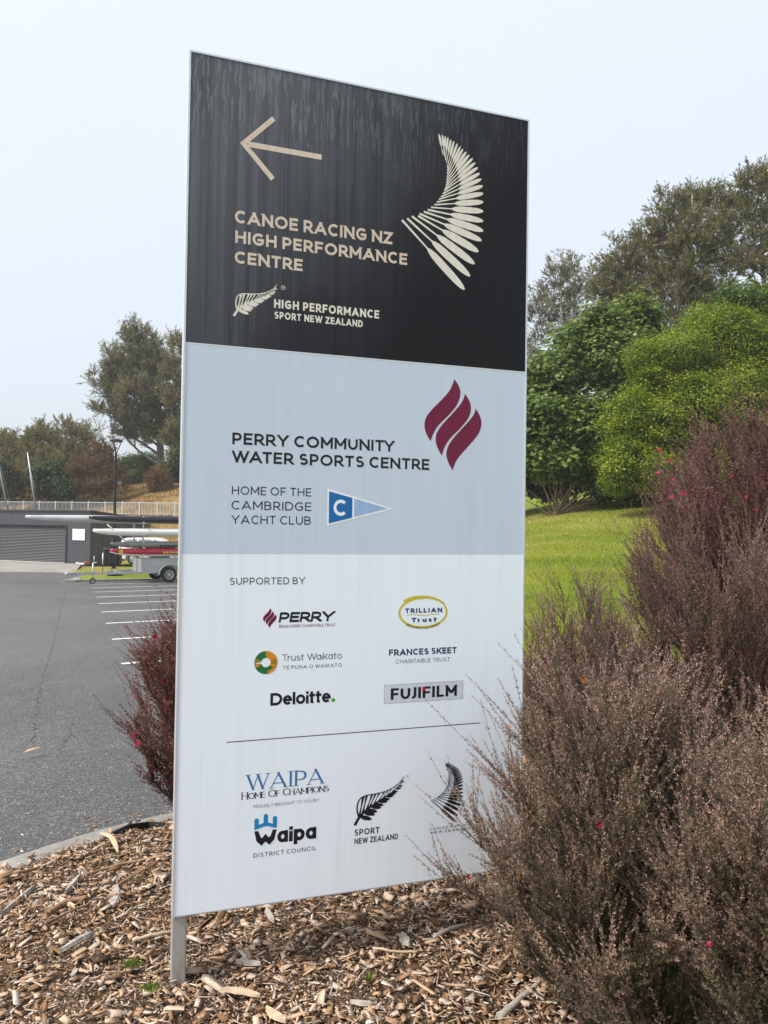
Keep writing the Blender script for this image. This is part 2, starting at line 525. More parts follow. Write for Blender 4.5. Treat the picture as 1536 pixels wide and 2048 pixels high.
def glyph_polys(ch, w, serif=False, wx=1.0):
    """polygons of a glyph of cap height 1 and stroke weight w; returns (advance width, polys)"""
    Wd, strokes = G[ch]
    Wd = Wd * wx + (w if Wd == 0 else w * .35)
    lower = ch.islower()
    sx = lambda x: w / 2 + x * (Wd - w)
    sy = lambda y: (w / 2 + y * (1 - w))
    polys = []
    for kind, pts in strokes:
        P = [(sx(x), sy(y)) for x, y in pts]
        if kind == 'l':
            (x0, y0), (x1, y1) = P
            d = math.hypot(x1 - x0, y1 - y0) or 1e-6
            tx, ty = (x1 - x0) / d, (y1 - y0) / d
            diag = abs(tx) > .05 and abs(ty) > .05
            ww = w
            if serif:
                down_right = tx * ty < 0
                ww = w if (abs(tx) < .05 or (diag and down_right)) else w * .42
            e = w * 1.2 if diag else w / 2
            x0 -= tx * e * (1 if not diag or abs(pts[0][1] - .5) > .45 else 0); y0 -= ty * e * (1 if not diag or abs(pts[0][1] - .5) > .45 else 0)
            k = 1 if (not diag or abs(pts[1][1] - .5) > .45 or (lower and pts[1][1] in (0, .72))) else 0
            x1 += tx * e * k; y1 += ty * e * k
            nx, ny = -ty * ww / 2, tx * ww / 2
            q = [(x0 + nx, y0 + ny), (x0 - nx, y0 - ny), (x1 - nx, y1 - ny), (x1 + nx, y1 + ny)]
            lo = 0 if min(p[1] for p in pts) >= 0 else -9
            q = clip_y(clip_y(q, lo, True), 1, False) if not (lower and lo == -9) else q
            if len(q) >= 3: polys.append(q)
            if serif and abs(ty) > .3:
                for (xx, yy), src in ((P[0], pts[0]), (P[1], pts[1])):
                    if src[1] in (0, 1) and not (ch in 'AMNVW' and ((ch == 'A' and src[1] == 1) or (ch in 'VW' and src[1] == 0))):
                        yb = 0 if src[1] == 0 else 1
                        hh = w * .26
                        polys.append([(xx - w * 1.15, yb), (xx + w * 1.15, yb), (xx + w * 1.15, yb + (hh if yb == 0 else -hh)), (xx - w * 1.15, yb + (hh if yb == 0 else -hh))])
        else:
            n = len(P)
            closed = math.hypot(P[0][0] - P[-1][0], P[0][1] - P[-1][1]) < 1e-6
            Lf, Rt = [], []
            for i in range(n):
                a = P[i - 1] if i > 0 else (P[-2] if closed else P[0])
                c2 = P[i + 1] if i < n - 1 else (P[1] if closed else P[-1])
                tx, ty = c2[0] - a[0], c2[1] - a[1]
                d = math.hypot(tx, ty) or 1e-6
                ww = w
                if serif: ww = w * (.45 + .6 * abs(ty / d))
                nx, ny = -ty / d * ww / 2, tx / d * ww / 2
                Lf.append((P[i][0] + nx, P[i][1] + ny)); Rt.append((P[i][0] - nx, P[i][1] - ny))
            strip = [[Lf[i], Rt[i], Rt[i + 1], Lf[i + 1]] for i in range(n - 1)]
            polys.append(('strip', strip))
    return Wd, polys

def decal(name, mat, items, z0=.00030, dz=.00003):
    """items: list of polygons (u, v) or ('strip', [...]) laid on the sign face, each a hair above the last"""
    b = MB(); i = 0
    for it in items:
        y = -(z0 + dz * i); i = (i + 1) % 9
        quads = it[1] if isinstance(it, tuple) and it[0] == 'strip' else [it]
        for q in quads:
            # order so that the face looks towards -Y
            ar = sum(q[k][0] * q[(k + 1) % len(q)][1] - q[(k + 1) % len(q)][0] * q[k][1] for k in range(len(q)))
            if ar < 0: q = q[::-1]
            b.add([(p[0], y, p[1]) for p in q], [list(range(len(q)))])
    return b.build(name, mat, sign, fix=False)

def text_polys(s, u0, u1, v, h, w, track=.16, serif=False, shear=0.0, wx=1.0, smallcaps=0):
    x = 0; raw = []
    for i, ch in enumerate(s):
        if ch == ' ': x += .34; continue
        sc = 1.0
        if smallcaps and not (i == 0 or s[i - 1] == ' '): sc = smallcaps
        Wd, ps = glyph_polys(ch, w / sc * (.5 + .5 * sc), serif, wx)
        for p in ps:
            if isinstance(p, tuple): raw.append(('strip', [[(a * sc + x, c * sc) for a, c in q] for q in p[1]]))
            else: raw.append([(a * sc + x, c * sc) for a, c in p])
        tr = track
        if i + 1 < len(s) and s[i:i + 2] in ('AT', 'TA', 'AV', 'VA', 'LT', 'TY', 'Tr', 'AY', 'WA', 'Wa', 'PA', 'AW', 'UJ'): tr = track - .12
        x += Wd * sc + tr
    tot = x - track
    k = (u1 - u0) / tot
    f = lambda a, c: (u0 + a * k + c * h * shear, v + c * h)
    return [('strip', [[f(*p) for p in q] for q in it[1]]) if isinstance(it, tuple) else [f(*p) for p in it] for it in raw]

def vinyl(name, c, rough=.4):
    m = Mat(name); m.col(c).set(Roughness=rough)
    m.b.inputs['Specular IOR Level'].default_value = .3
    vs = m.coord('Object', (40, 40, 1))
    f = m.noise(vs, 1.5, 4, .6)
    m.col(m.ramp(f, [(.3, tuple(x * .92 for x in c)), (.7, tuple(min(1, x * 1.08) for x in c))]))
    return m.m

v_gold = vinyl('pale_gold_vinyl', (.66, .56, .46))
v_cream = vinyl('cream_reflective_vinyl', (.74, .71, .63))
v_ink = vinyl('black_ink', (.012, .012, .016))
v_grey = vinyl('dark_grey_ink', (.035, .037, .045))
v_mar = vinyl('maroon_ink', (.16, .010, .045))
v_navy = vinyl('navy_ink', (.012, .03, .10))
v_navy2 = vinyl('slate_blue_ink', (.06, .12, .25))
v_blue = vinyl('bright_blue_ink', (.012, .14, .42))
v_lblue = vinyl('light_blue_ink', (.30, .47, .72))
v_w = vinyl('white_ink', (.82, .85, .88))
v_cy = vinyl('sky_blue_ink', (.015, .24, .52))
v_wb = vinyl('steel_blue_ink', (.045, .17, .36))
v_yel = vinyl('yellow_ink', (.58, .50, .03))
v_grn = vinyl('green_ink', (.02, .16, .05))
v_org = vinyl('orange_ink', (.62, .26, .02))
v_dot = vinyl('lime_green_ink', (.05, .40, .03))
v_red = vinyl('red_ink', (.6, .01, .03))
v_grey2 = vinyl('grey_ink', (.15, .16, .18))

def T(s, u0, u1, v, h, w, mat, **k):
    decal('lettering', mat, text_polys(s, u0, u1, v, h, w, **k))

T('CANOE RACING NZ', .1566, .7082, 2.4979, .0427, .215, v_gold)
T('HIGH PERFORMANCE', .1587, .7655, 2.4311, .0411, .215, v_gold)
T('CENTRE', .1582, .3871, 2.3633, .0406, .215, v_gold)
T('HIGH PERFORMANCE', .2920, .6635, 2.2285, .0291, .215, v_cream, wx=.82)
T('SPORT NEW ZEALAND', .2936, .6038, 2.1921, .0240, .215, v_cream, wx=.82)
T('PERRY COMMUNITY', .1615, .7264, 1.7615, .0389, .195, v_ink)
T('WATER SPORTS CENTRE', .1613, .8613, 1.7018, .0388, .195, v_ink)
T('HOME OF THE', .1632, .4302, 1.5954, .0278, .125, v_ink, track=.2)
T('CAMBRIDGE', .1628, .4310, 1.5459, .0290, .125, v_ink, track=.2)
T('YACHT CLUB', .1636, .4297, 1.4987, .0285, .125, v_ink, track=.2)
T('SUPPORTED BY', .1616, .4134, 1.2973, .0233, .125, v_ink, track=.2)
T('PERRY', .3254, .5139, 1.1691, .0342, .24, v_ink, shear=.16, wx=1.5, track=.09)
T('BRIAN PERRY CHARITABLE TRUST', .3275, .5227, 1.1512, .0099, .14, v_mar, wx=.85)
T('TRILLIAN', .7767, .9181, 1.1905, .0166, .26, v_navy, track=.3)
T('Trust', .8006, .8972, 1.1572, .0157, .26, v_navy, track=.3)
T('Trust Waikato', .3399, .5472, 1.0394, .0220, .10, v_grey, track=.13)
T('TE PUNA O WAIKATO', .3427, .5476, 1.0116, .0120, .125, v_grey, track=.3)
T('Deloitte', .3024, .5098, .8921, .0419, .215, v_ink, track=.05, wx=1.05)
T('FRANCES SKEET', .7183, .9770, 1.0415, .0221, .22, v_navy)
T('CHARITABLE TRUST', .7438, .9510, 1.0132, .0144, .115, v_navy2)
T('FUJIFILM', .7271, .9799, .8868, .0400, .20, v_ink, wx=.80, track=.13)
T('WAIPA', .2290, .4889, .6174, .0519, .14, v_wb, serif=True, track=.2)
T('HOME OF CHAMPIONS', .2126, .5093, .5888, .0243, .145, v_ink, serif=True, track=.02, smallcaps=.84)
T('PROUDLY BROUGHT TO YOU BY', .2522, .4749, .5574, .0104, .125, v_grey2)
T('DISTRICT COUNCIL', .2551, .4674, .3945, .0138, .14, v_ink, track=.3)
T('SPORT', .6020, .6928, .4266, .0212, .185, v_ink, wx=.85)
T('NEW ZEALAND', .6025, .7615, .3977, .0191, .185, v_ink, wx=.85)
T('CANOE RACING', .8800, 1.0404, .4140, .0080, .14, v_ink, track=.45)
T('NEW ZEALAND', .8855, 1.0406, .4007, .0083, .16, v_ink, track=.45)
T('aipa', .3336, .4668, .4340, .0500, .235, v_ink, track=.06)

def bar(a, b2, w):
    d = math.hypot(b2[0] - a[0], b2[1] - a[1]); nx, ny = -(b2[1] - a[1]) / d * w / 2, (b2[0] - a[0]) / d * w / 2
    return [(a[0] + nx, a[1] + ny), (a[0] - nx, a[1] - ny), (b2[0] - nx, b2[1] - ny), (b2[0] + nx, b2[1] + ny)]

decal('direction_arrow', v_gold, [
    [(.169, 2.7672), (.2744, 2.8762), (.2852, 2.8633), (.1915, 2.7672)],
    [(.169, 2.7672), (.1915, 2.7672), (.2866, 2.6697), (.2744, 2.6568)],
    bar((.196, 2.7676), (.4470, 2.7662), .0185)])
decal('dividing_line', v_ink, [bar((.161, .7817), (1.075, .7828), .0028)])

def smooth(pts, n=6, closed=True):
    out = []; N = len(pts)
    for i in range(N if closed else N - 1):
        g = lambda k: pts[k % N] if closed else pts[min(max(k, 0), N - 1)]
        p0, p1, p2, p3 = g(i - 1), g(i), g(i + 1), g(i + 2)
        for k in range(n):
            t = k / n
            out.append(tuple(.5 * (2 * p1[j] + (p2[j] - p0[j]) * t + (2 * p0[j] - 5 * p1[j] + 4 * p2[j] - p3[j]) * t * t + (3 * p1[j] - p0[j] - 3 * p2[j] + p3[j]) * t ** 3) for j in range(len(p1))))
    if not closed: out.append(tuple(pts[-1]))
    return out

# three-tongued flame: each tongue a left and a right edge between two points, filled as a strip
FLAME = [
 ([(.9535, 2.0379), (.9734, 2.0116), (.9787, 1.9819), (.9662, 1.9436), (.9343, 1.9042), (.8948, 1.8646), (.8753, 1.8339), (.8646, 1.8059)],
  [(.9535, 2.0379), (.9489, 2.021), (.9331, 1.99), (.9015, 1.9543), (.87, 1.9225), (.8467, 1.8915), (.84, 1.8615), (.8476, 1.8324), (.8646, 1.8059)]),
 ([(.9966, 1.9869), (1.015, 1.9618), (1.022, 1.9321), (1.0117, 1.8975), (.9796, 1.8581), (.9436, 1.8225), (.9199, 1.7878), (.9091, 1.7554)],
  [(.9966, 1.9869), (.9919, 1.9678), (.9744, 1.9403), (.9424, 1.9046), (.9068, 1.8653), (.8872, 1.8345), (.8844, 1.8084), (.892, 1.7828), (.9091, 1.7554)]),
 ([(1.0401, 1.9355), (1.0587, 1.9079), (1.0649, 1.8779), (1.0537, 1.8433), (1.0253, 1.8079), (.989, 1.7686), (.965, 1.7376), (.9517, 1.7035)],
  [(1.0401, 1.9355), (1.0362, 1.9179), (1.02, 1.8943), (.9837, 1.8546), (.9517, 1.8192), (.932, 1.7884), (.9268, 1.7584), (.9344, 1.7326), (.9517, 1.7035)])]

def resample(pts, n):
    P = np.array(smooth(pts, 8, False)); d = np.r_[0, np.cumsum(np.linalg.norm(np.diff(P, axis=0), axis=1))]
    t = np.linspace(0, d[-1], n)
    return np.c_[np.interp(t, d, P[:, 0]), np.interp(t, d, P[:, 1])]

def flame(f):
    it = []
    for a, c in FLAME:
        A, B = resample(a, 30), resample(c, 30)
        it.append(('strip', [[f(A[i]), f(A[i + 1]), f(B[i + 1]), f(B[i])] for i in range(29)]))
    return it
decal('flame_emblem', v_mar, flame(lambda p: (float(p[0]), float(p[1]))))
decal('flame_emblem', v_mar, flame(lambda p: (.2731 + (float(p[0]) - .84) / (1.0649 - .84) * .0456, 1.1517 + (float(p[1]) - 1.7035) / (2.0379 - 1.7035) * .0662)))

# yacht club pennant
decal('pennant', v_w, [[(.4864, 1.6248), (.4864, 1.4959), (.7295, 1.5594)]])
decal('pennant_hoist', v_blue, [[(.4924, 1.6150), (.4930, 1.5044), (.5758, 1.5256), (.5761, 1.5940)]], .0006)
decal('pennant_fly', v_lblue, [[(.5828, 1.5924), (.5831, 1.5286), (.7043, 1.5604)]], .0006)
decal('lettering', v_w, text_polys('C', .509, .5551, 1.5312, .056, .2), .0009)

# yellow brush ring
def ringstrip(cx, cy, rx, ry, a0, a1, w0, w1, n=40):
    st = []; pr = None
    for i in range(n + 1):
        t = i / n; a = R(a0 + (a1 - a0) * t); w = w0 + (w1 - w0) * t
        o = (cx + (rx + w / 2) * math.cos(a), cy + (ry + w / 2) * math.sin(a)); q = (cx + (rx - w / 2) * math.cos(a), cy + (ry - w / 2) * math.sin(a))
        if pr: st.append([pr[0], pr[1], q, o])
        pr = (o, q)
    return ('strip', st)
decal('ring_emblem', v_yel, [ringstrip(.8455, 1.1912, .0905, .0525, 92, 385, .008, .0075), ringstrip(.8455, 1.1955, .0905, .0505, 24, 90, .0075, .010),
                             [(.8405, 1.2335), (.8405, 1.2445), (.8455, 1.2508), (.8455, 1.2405)],
                             ringstrip(.835, 1.1900, .090, .0580, 70, 135, .006, .010, 16)])
wave = [(.7833 + .124 * t, 1.1822 + .0022 * math.sin(t * 9)) for t in np.linspace(0, 1, 24)]
decal('underline_wave', v_yel, [('strip', [[(wave[i][0], wave[i][1] + .0012), (wave[i][0], wave[i][1] - .0012), (wave[i + 1][0], wave[i + 1][1] - .0012), (wave[i + 1][0], wave[i + 1][1] + .0012)] for i in range(23)])])
# small motto along the bottom curve
mot = text_polys('SERIOUS ABOUT YOUR COMMUNITY', -1, 1, 0, .0070, .18)
def bend(p):
    a = R(270 + p[0] * 43); rx, ry = .0975 - p[1], .0600 - p[1]
    return (.8455 + rx * math.cos(a), 1.1925 + ry * math.sin(a))
decal('lettering', v_ink, [('strip', [[bend(p) for p in q] for q in it[1]]) if isinstance(it, tuple) else [bend(p) for p in it] for it in mot], .0007)

# swirl ring, half green half orange
def disc_sector(a0, a1, r0, r1, tw=0):
    st = []; n = 30
    for i in range(n):
        q = []
        for (rr, k) in ((r1, i), (r0, i), (r0, i + 1), (r1, i + 1)):
            a = R(a0 + (a1 - a0) * k / n + (tw if rr == r0 else 0)); q.append((.2857 + rr * math.cos(a), 1.0371 + rr * math.sin(a)))
        st.append(q)
    return ('strip', st)
decal('swirl_emblem', v_grn, [disc_sector(95, 185, .0155, .0385, -25), disc_sector(185, 330, .0155, .0385, 10)])
decal('swirl_emblem', v_org, [disc_sector(-30, 95, .0155, .0385, -10), disc_sector(188, 207, .020, .036), disc_sector(160, 166, .018, .037), disc_sector(172, 177, .018, .038), disc_sector(280, 325, .029, .0386)], .0006)
decal('swirl_emblem', v_grn, [disc_sector(-12, -7, .018, .037), disc_sector(2, 6, .018, .036), disc_sector(14, 18, .018, .034)], .0009)
decal('full_stop', v_dot, [[(.5192 + .0068 * math.cos(R(a)), .8985 + .0068 * math.sin(R(a))) for a in range(0, 360, 20)]])

# film maker's plate with a fine border
b4 = [(.7027, .9394), (.7030, .8749), (1.0039, .8748), (1.0044, .9404)]
decal('sponsor_plate', vinyl('plate_white', (.60, .66, .74)), [b4], .00015)
decal('plate_border', v_grey2, [bar(b4[i], b4[(i + 1) % 4], .0009) for i in range(4)], .00022)
decal('red_accent', v_red, [[(.8455, .9268), (.8455, .9095), (.8545, .9130), (.8545, .9268)]], .0009)

# fern frond
def fern(f, mat):
    it = []
    spine = resample([(0, 0), (.09, .17), (.26, .34), (.55, .53), (.80, .69), (.93, .83), (1, 1)], 41)
    wid = lambda t: .055 * (1 - t) ** .8 + .006
    def nrm(i):
        a = spine[max(i - 1, 0)]; c = spine[min(i + 1, 40)]; d = c - a; d = d / np.linalg.norm(d); return np.array([-d[1], d[0]])
    st = []
    for i in range(40):
        n0, n1 = nrm(i), nrm(i + 1); w0, w1 = wid(i / 40) / 2, wid((i + 1) / 40) / 2
        st.append([f(spine[i] + n0 * w0), f(spine[i] - n0 * w0), f(spine[i + 1] - n1 * w1), f(spine[i + 1] + n1 * w1)])
    it.append(('strip', st))
    # solid leaflets below the spine
    for k in range(13):
        t = .17 + .80 * k / 13; i = int(t * 40); p = spine[i]
        ln = .27 * (1 - t) ** .75 + .03; dr = np.array([.80, -.46 + .75 * t]); dr /= np.linalg.norm(dr); nn = np.array([-dr[1], dr[0]])
        wl = ln * .20
        prof = [(0, 0), (.15, .75), (.45, 1), (.8, .7), (1, 0)]
        it.append([f(p + dr * ln * a + nn * wl * c) for a, c in prof] + [f(p + dr * ln * a - nn * wl * c) for a, c in prof[::-1][1:-1]])
    # outlined upper leaflets: outer rim plus ribs
    rim = resample([(.08, .16), (.04, .36), (.08, .56), (.20, .64), (.42, .665), (.62, .70), (.80, .78), (.93, .89), (1, 1)], 41)
    st = []
    for i in range(40):
        d = rim[i + 1] - rim[i]; d /= np.linalg.norm(d); n0 = np.array([-d[1], d[0]]) * (.017 * (1 - i / 60))
        st.append([f(rim[i] + n0), f(rim[i] - n0), f(rim[i + 1] - n0), f(rim[i + 1] + n0)])
    it.append(('strip', st))
    for k in range(11):
        t = .13 + .8 * k / 11; i = int(t * 40); p = spine[i]; j = min(40, int(13 + 26 * (k + .6) / 11)); q = rim[j]
        d = q - p; ln = np.linalg.norm(d); d /= ln; nn = np.array([-d[1], d[0]])
        w0 = .030 * (1 - t) + .004
        it.append([f(p + nn * w0 * .9), f(p - nn * w0 * .9), f(p + d * ln * .5 - nn * w0 * .35), f(q - nn * w0 * .9), f(q + nn * w0 * .9), f(p + d * ln * .5 + nn * w0 * .35)])
    decal('fern_emblem', mat, it)
fern(lambda p: (.1591 + float(p[0]) * .1408, 2.1868 + float(p[1]) * .1201), v_cream)
fern(lambda p: (.6027 + float(p[0]) * .1781, .4622 + float(p[1]) * .1528), v_ink)
decal('trade_mark', v_cream, [ringstrip(.3219, 2.2997, .0068, .0068, 0, 360, .0014, .0014, 20)] + text_polys('TM', .3177, .3262, 2.2975, .0048, .2))
decal('trade_mark', v_grey, [ringstrip(.7951, .6137, .0036, .0036, 0, 360, .001, .001, 14), bar((.7941, .612), (.7941, .6156), .0012)])

# crown-shaped council mark
decal('council_emblem', v_cy, [
    [(.2569, .4847), (.2566, .5160), (.2708, .5010), (.2723, .4888)], [(.2723, .4888), (.2708, .5010), (.2874, .5062), (.2922, .4940)], [(.2922, .4940), (.2874, .5062), (.3017, .5060), (.3010, .4940)],
    [(.3010, .4940), (.3017, .5060), (.3180, .4995), (.3150, .4885)], [(.3150, .4885), (.3180, .4995), (.3322, .5160), (.3315, .4845)]]
    + [[(u - .0072, v0), (u + .0072, v0)] + [(u + .0072 * math.cos(R(a)), v1 + .006 * math.sin(R(a))) for a in range(0, 181, 20)] for u, v0, v1 in ((.2639, .4990, .5170), (.2940, .5050, .5285), (.3249, .4990, .5185))])
decal('council_emblem', v_ink, [
    ('strip', [[(.2569, .4810), (.2700, .4810), (.2775, .4605), (.2640, .4480)], [(.2640, .4480), (.2775, .4605), (.2825, .4560), (.2810, .4310)], [(.2810, .4310), (.2825, .4560), (.2940, .4690), (.2945, .4440)],
               [(.2945, .4440), (.2940, .4690), (.3055, .4560), (.3075, .4310)], [(.3075, .4310), (.3055, .4560), (.3110, .4605), (.3240, .4480)], [(.3240, .4480), (.3110, .4605), (.3180, .4800), (.3310, .4800)]])], .0006)

# fan of paddles
PAD = [(.7436, 2.5905, .9905, 2.3682, .8417, 2.5017), (.7632, 2.5992, 1.0117, 2.4202, .8599, 2.5314), (.7808, 2.6096, 1.0298, 2.468, .8792, 2.5565), (.8048, 2.6141, 1.0446, 2.5156, .9019, 2.5811), (.8099, 2.6228, 1.0568, 2.5589, .9069, 2.6028), (.8266, 2.6326, 1.063, 2.5954, .9185, 2.623), (.8413, 2.6418, 1.0625, 2.632, .9306, 2.6474), (.8538, 2.6526, 1.0619, 2.6688, .9358, 2.6612), (.867, 2.664, 1.0615, 2.7034, .9463, 2.6829), (.8759, 2.6753, 1.0611, 2.7354, .9515, 2.7009), (.8843, 2.6866, 1.059, 2.7632, .9577, 2.72), (.8922, 2.6968, 1.0531, 2.7878, .9592, 2.7364), (.899, 2.7089, 1.0462, 2.8086, .9616, 2.7544), (.9042, 2.7207, 1.0376, 2.8287, .9587, 2.7666), (.9078, 2.7293, 1.0268, 2.8447, .9558, 2.7787), (.9104, 2.7398, 1.0167, 2.8598, .9529, 2.7909), (.9124, 2.7501, 1.0022, 2.87, .9501, 2.8005), (.9133, 2.7603, .99, 2.8791, .9445, 2.8147), (.9142, 2.772, .9767, 2.8875, .9389, 2.8264), (.9151, 2.7847, .9667, 2.8954, .9306, 2.8351), (.9155, 2.7949, .9541, 2.9033, .9294, 2.8425), (.9148, 2.8073, .9404, 2.91, .925, 2.8508), (.9118, 2.8244, .9284, 2.9139, .9194, 2.8609), (.9079, 2.8338, .9164, 2.9198, .9128, 2.8698), (.9045, 2.8458, .9056, 2.9224, .9062, 2.8788), (.9022, 2.8555, .8943, 2.9244, .8986, 2.8825), (.898, 2.8522, .8808, 2.9255, .8911, 2.8812)]

def paddles(name, f, mat):
    it = []
    n = len(PAD)
    for k, (hx, hy, tx, ty, nx, ny) in enumerate(PAD):
        h, t = np.array([hx, hy]), np.array([tx, ty])
        d = t - h; Ln = np.linalg.norm(d); d = d / Ln; q = np.array([-d[1], d[0]])
        nf = np.clip((np.array([nx, ny]) - h) @ d / Ln, .3, .6)
        # blade width from the spacing to the neighbours, so a dark gap stays between blades
        mids = [np.array([a_[2] * .62 + a_[4] * .38, a_[3] * .62 + a_[5] * .38]) for a_ in PAD]
        gaps = [abs((mids[j] - mids[k]) @ q) for j in (k - 1, k + 1) if 0 <= j < n]
        bw = min(.0285, max(.0050, .82 * min(gaps)))
        hw = (.0058 if k < 7 else .0045) * (1 - .55 * k / n)
        it.append([f(h + q * hw * .75), f(h - q * hw * .75), f(h + d * Ln * nf - q * hw * .5), f(h + d * Ln * nf + q * hw * .5)])
        prof = [(0, .22), (.06, .55), (.16, .86), (.32, 1), (.6, 1), (.8, .88), (.92, .62), (.98, .3), (1, .06)]
        bl = Ln * (1 - nf)
        st = []
        for a, c in zip(prof[:-1], prof[1:]):
            A0, A1 = h + d * (Ln * nf + bl * a[0]), h + d * (Ln * nf + bl * c[0])
            st.append([f(A0 + q * bw * a[1] / 2), f(A0 - q * bw * a[1] / 2), f(A1 - q * bw * c[1] / 2), f(A1 + q * bw * c[1] / 2)])
        it.append(('strip', st))
    decal(name, mat, it)
paddles('paddle_emblem', lambda p: (float(p[0]), float(p[1])), v_cream)
paddles('paddle_emblem', lambda p: (.8858 + (float(p[0]) - .7436) * .388, .5196 + (float(p[1]) - 2.5905) * .388), v_ink)

# ================================================================== GROUND
rng = np.random.default_rng(7)
def park(x, y): return .012 * x - .030 * y          # the car park falls gently away from the camera

KERB = smooth([(-3.9, -3.0), (-3.35, .2), (-2.75, 1.75), (-2.25, 2.75), (-1.766, 3.482), (-1.45, 3.873), (-1.145, 4.124), (-.75, 4.42), (-.30, 5.0), (.22, 6.3), (.75, 9.2), (1.32, 12.45)], 6, False)
KERB = [(float(a), float(b)) for a, b in KERB]
ax_ = (-.383, .924); ex_ = (.848, .53)
END_R = (-7.95, 34.8)
NIB = (-13.5, 31.4)
DRV = (-18.9, 43.0)
LOT = KERB + [END_R, NIB, (-14.4, 34.5), (-15.6, 38.8), DRV, (-30, 44.6), (-60, 44.8), (-60, -12), (-3.4, -12)]

def seg_dist(P, poly):
    d = np.full(len(P), 1e9); side = np.zeros(len(P))
    for (x0, y0), (x1, y1) in zip(poly[:-1], poly[1:]):
        vx, vy = x1 - x0, y1 - y0
        t = np.clip(((P[:, 0] - x0) * vx + (P[:, 1] - y0) * vy) / (vx * vx + vy * vy), 0, 1)
        dx, dy = P[:, 0] - x0 - t * vx, P[:, 1] - y0 - t * vy
        dd = np.hypot(dx, dy); s_ = vx * dy - vy * dx
        m_ = dd < d
        d = np.where(m_, dd, d); side = np.where(m_, s_, side)
    return d * np.sign(side)                           # positive = left of the line = car park side

def inside(P, poly):
    r = np.zeros(len(P), bool); n = len(poly)
    for i in range(n):
        (x0, y0), (x1, y1) = poly[i], poly[(i + 1) % n]
        c = ((y0 > P[:, 1]) != (y1 > P[:, 1]))
        with np.errstate(divide='ignore', invalid='ignore'):
            xi = (x1 - x0) * (P[:, 1] - y0) / (y1 - y0 + 1e-12) + x0
        r ^= c & (P[:, 0] < xi)
    return r

# control heights of the grass and banks
CTRL = [(-13, 33, -.98), (-10, 35, -.92), (-7, 36.5, -.90), (-13.5, 37, -.92), (-15.5, 42, -1.15), (-12, 40, -.85), (-12, 44, -.78), (-7, 42, -.75), (-3, 38, -.5),
        (-16.2, 45, -1.30), (-20, 46, -1.62), (-24, 47, -1.66), (-29, 48, -1.7), (-36, 49, -1.75), (-50, 49, -1.8), (-20, 50, -1.62), (-19.0, 51.5, -1.52), (-22, 52, -1.64), (-26, 53.6, -1.66), (-30, 55.4, -1.68), (-36, 57.5, -1.7), (-48, 62, -1.7), (-19.3, 54.5, -1.4), (-23, 55.5, -1.6), (-28, 57.5, -1.6), (-34, 60, -1.6), (-17.3, 51, -1.2), (-14, 52, -.5), (-9, 53, .2), (-2, 52, .5),
        (-14, 57.5, 2.05), (-20, 58.5, 2.1), (-30, 61.5, 2.2), (-45, 65, 2.3), (-6, 56, 2.0), (3, 54, 2.1),
        (-14, 64, 4.3), (-18.5, 66, 4.6), (-20, 70, 5.6), (-25, 68, 3.4), (-32, 70, 3.4), (-50, 74, 3.0), (-4, 64, 4.0), (-16, 73, 6.4), (-24, 78, 6.0), (-40, 84, 5.0), (-4, 74, 6.0),
        (6, 58, 3.8), (12, 48, 3.4), (8, 42, 2.9), (1, 44, .9), (3, 36, 1.6), (-3, 32, -.3), (-1, 26, -.2), (1.6, 20, .3), (1.5, 14, -.15), (2.2, 11, -.08),
        (2, 9, -.10), (5, 9, -.02), (9, 9, .05), (4.5, 15, .55), (8, 15, .6), (5.5, 21, 1.16), (10, 21, 1.3), (7, 26, 1.78), (12, 26, 2.0), (8, 31, 2.4), (13, 31, 2.7), (20, 30, 3.0), (25, 20, 1.8), (16, 12, .6), (30, 6, .9),
        (12, 38, 3.4), (22, 42, 4.4), (35, 40, 5), (1, 4, -.35), (3, 4, -.35), (6, 4, -.2), (3, 0, -.3), (0, -3, -.3), (12, 0, .2), (20, -8, .3), (0, -12, -.2), (60, 20, 3), (60, -12, 1), (60, 70, 7), (0, 120, 8), (-60, 120, 6), (60, 120, 8)]
CT = np.array(CTRL)
Dm = np.hypot(CT[:, None, 0] - CT[None, :, 0], CT[:, None, 1] - CT[None, :, 1])
Aug = np.block([[Dm, np.ones((len(CT), 1))], [np.ones((1, len(CT))), np.zeros((1, 1))]])
wts = np.linalg.solve(Aug, np.r_[CT[:, 2], 0])
def terrain(P):
    z = np.hypot(P[:, None, 0] - CT[None, :, 0], P[:, None, 1] - CT[None, :, 1]) @ wts[:-1] + wts[-1]
    return np.clip(z, -2.6, 9.5)
def tz(x, y): return float(terrain(np.array([[x, y]]))[0])

xs = np.r_[-900, -400, -200, -120, -90, np.arange(-70, 45, .75), np.arange(45, 80, 5), 120, 200, 400, 900]
ys = np.r_[-400, -150, -60, -30, np.arange(-14, 90, .75), np.arange(90, 140, 6), 180, 300, 600, 1200]
GX, GY = np.meshgrid(xs, ys)
GP = np.c_[GX.ravel(), GY.ravel()]
GZ = terrain(GP)
GZ = GZ + .03 * np.sin(GP[:, 0] * 1.7 + GP[:, 1] * .9) * np.sin(GP[:, 1] * 1.3)
lotin = inside(GP, LOT)
dlot = np.abs(seg_dist(GP, LOT + LOT[:1]))
GZ = np.where(lotin | (dlot < .4), park(GP[:, 0], GP[:, 1]) - .18, GZ)
nx_ = len(xs); ny_ = len(ys)
ii = np.arange((ny_ - 1) * (nx_ - 1)); r_ = ii // (nx_ - 1); c_ = ii % (nx_ - 1)
FQ = np.c_[r_ * nx_ + c_, r_ * nx_ + c_ + 1, (r_ + 1) * nx_ + c_ + 1, (r_ + 1) * nx_ + c_]

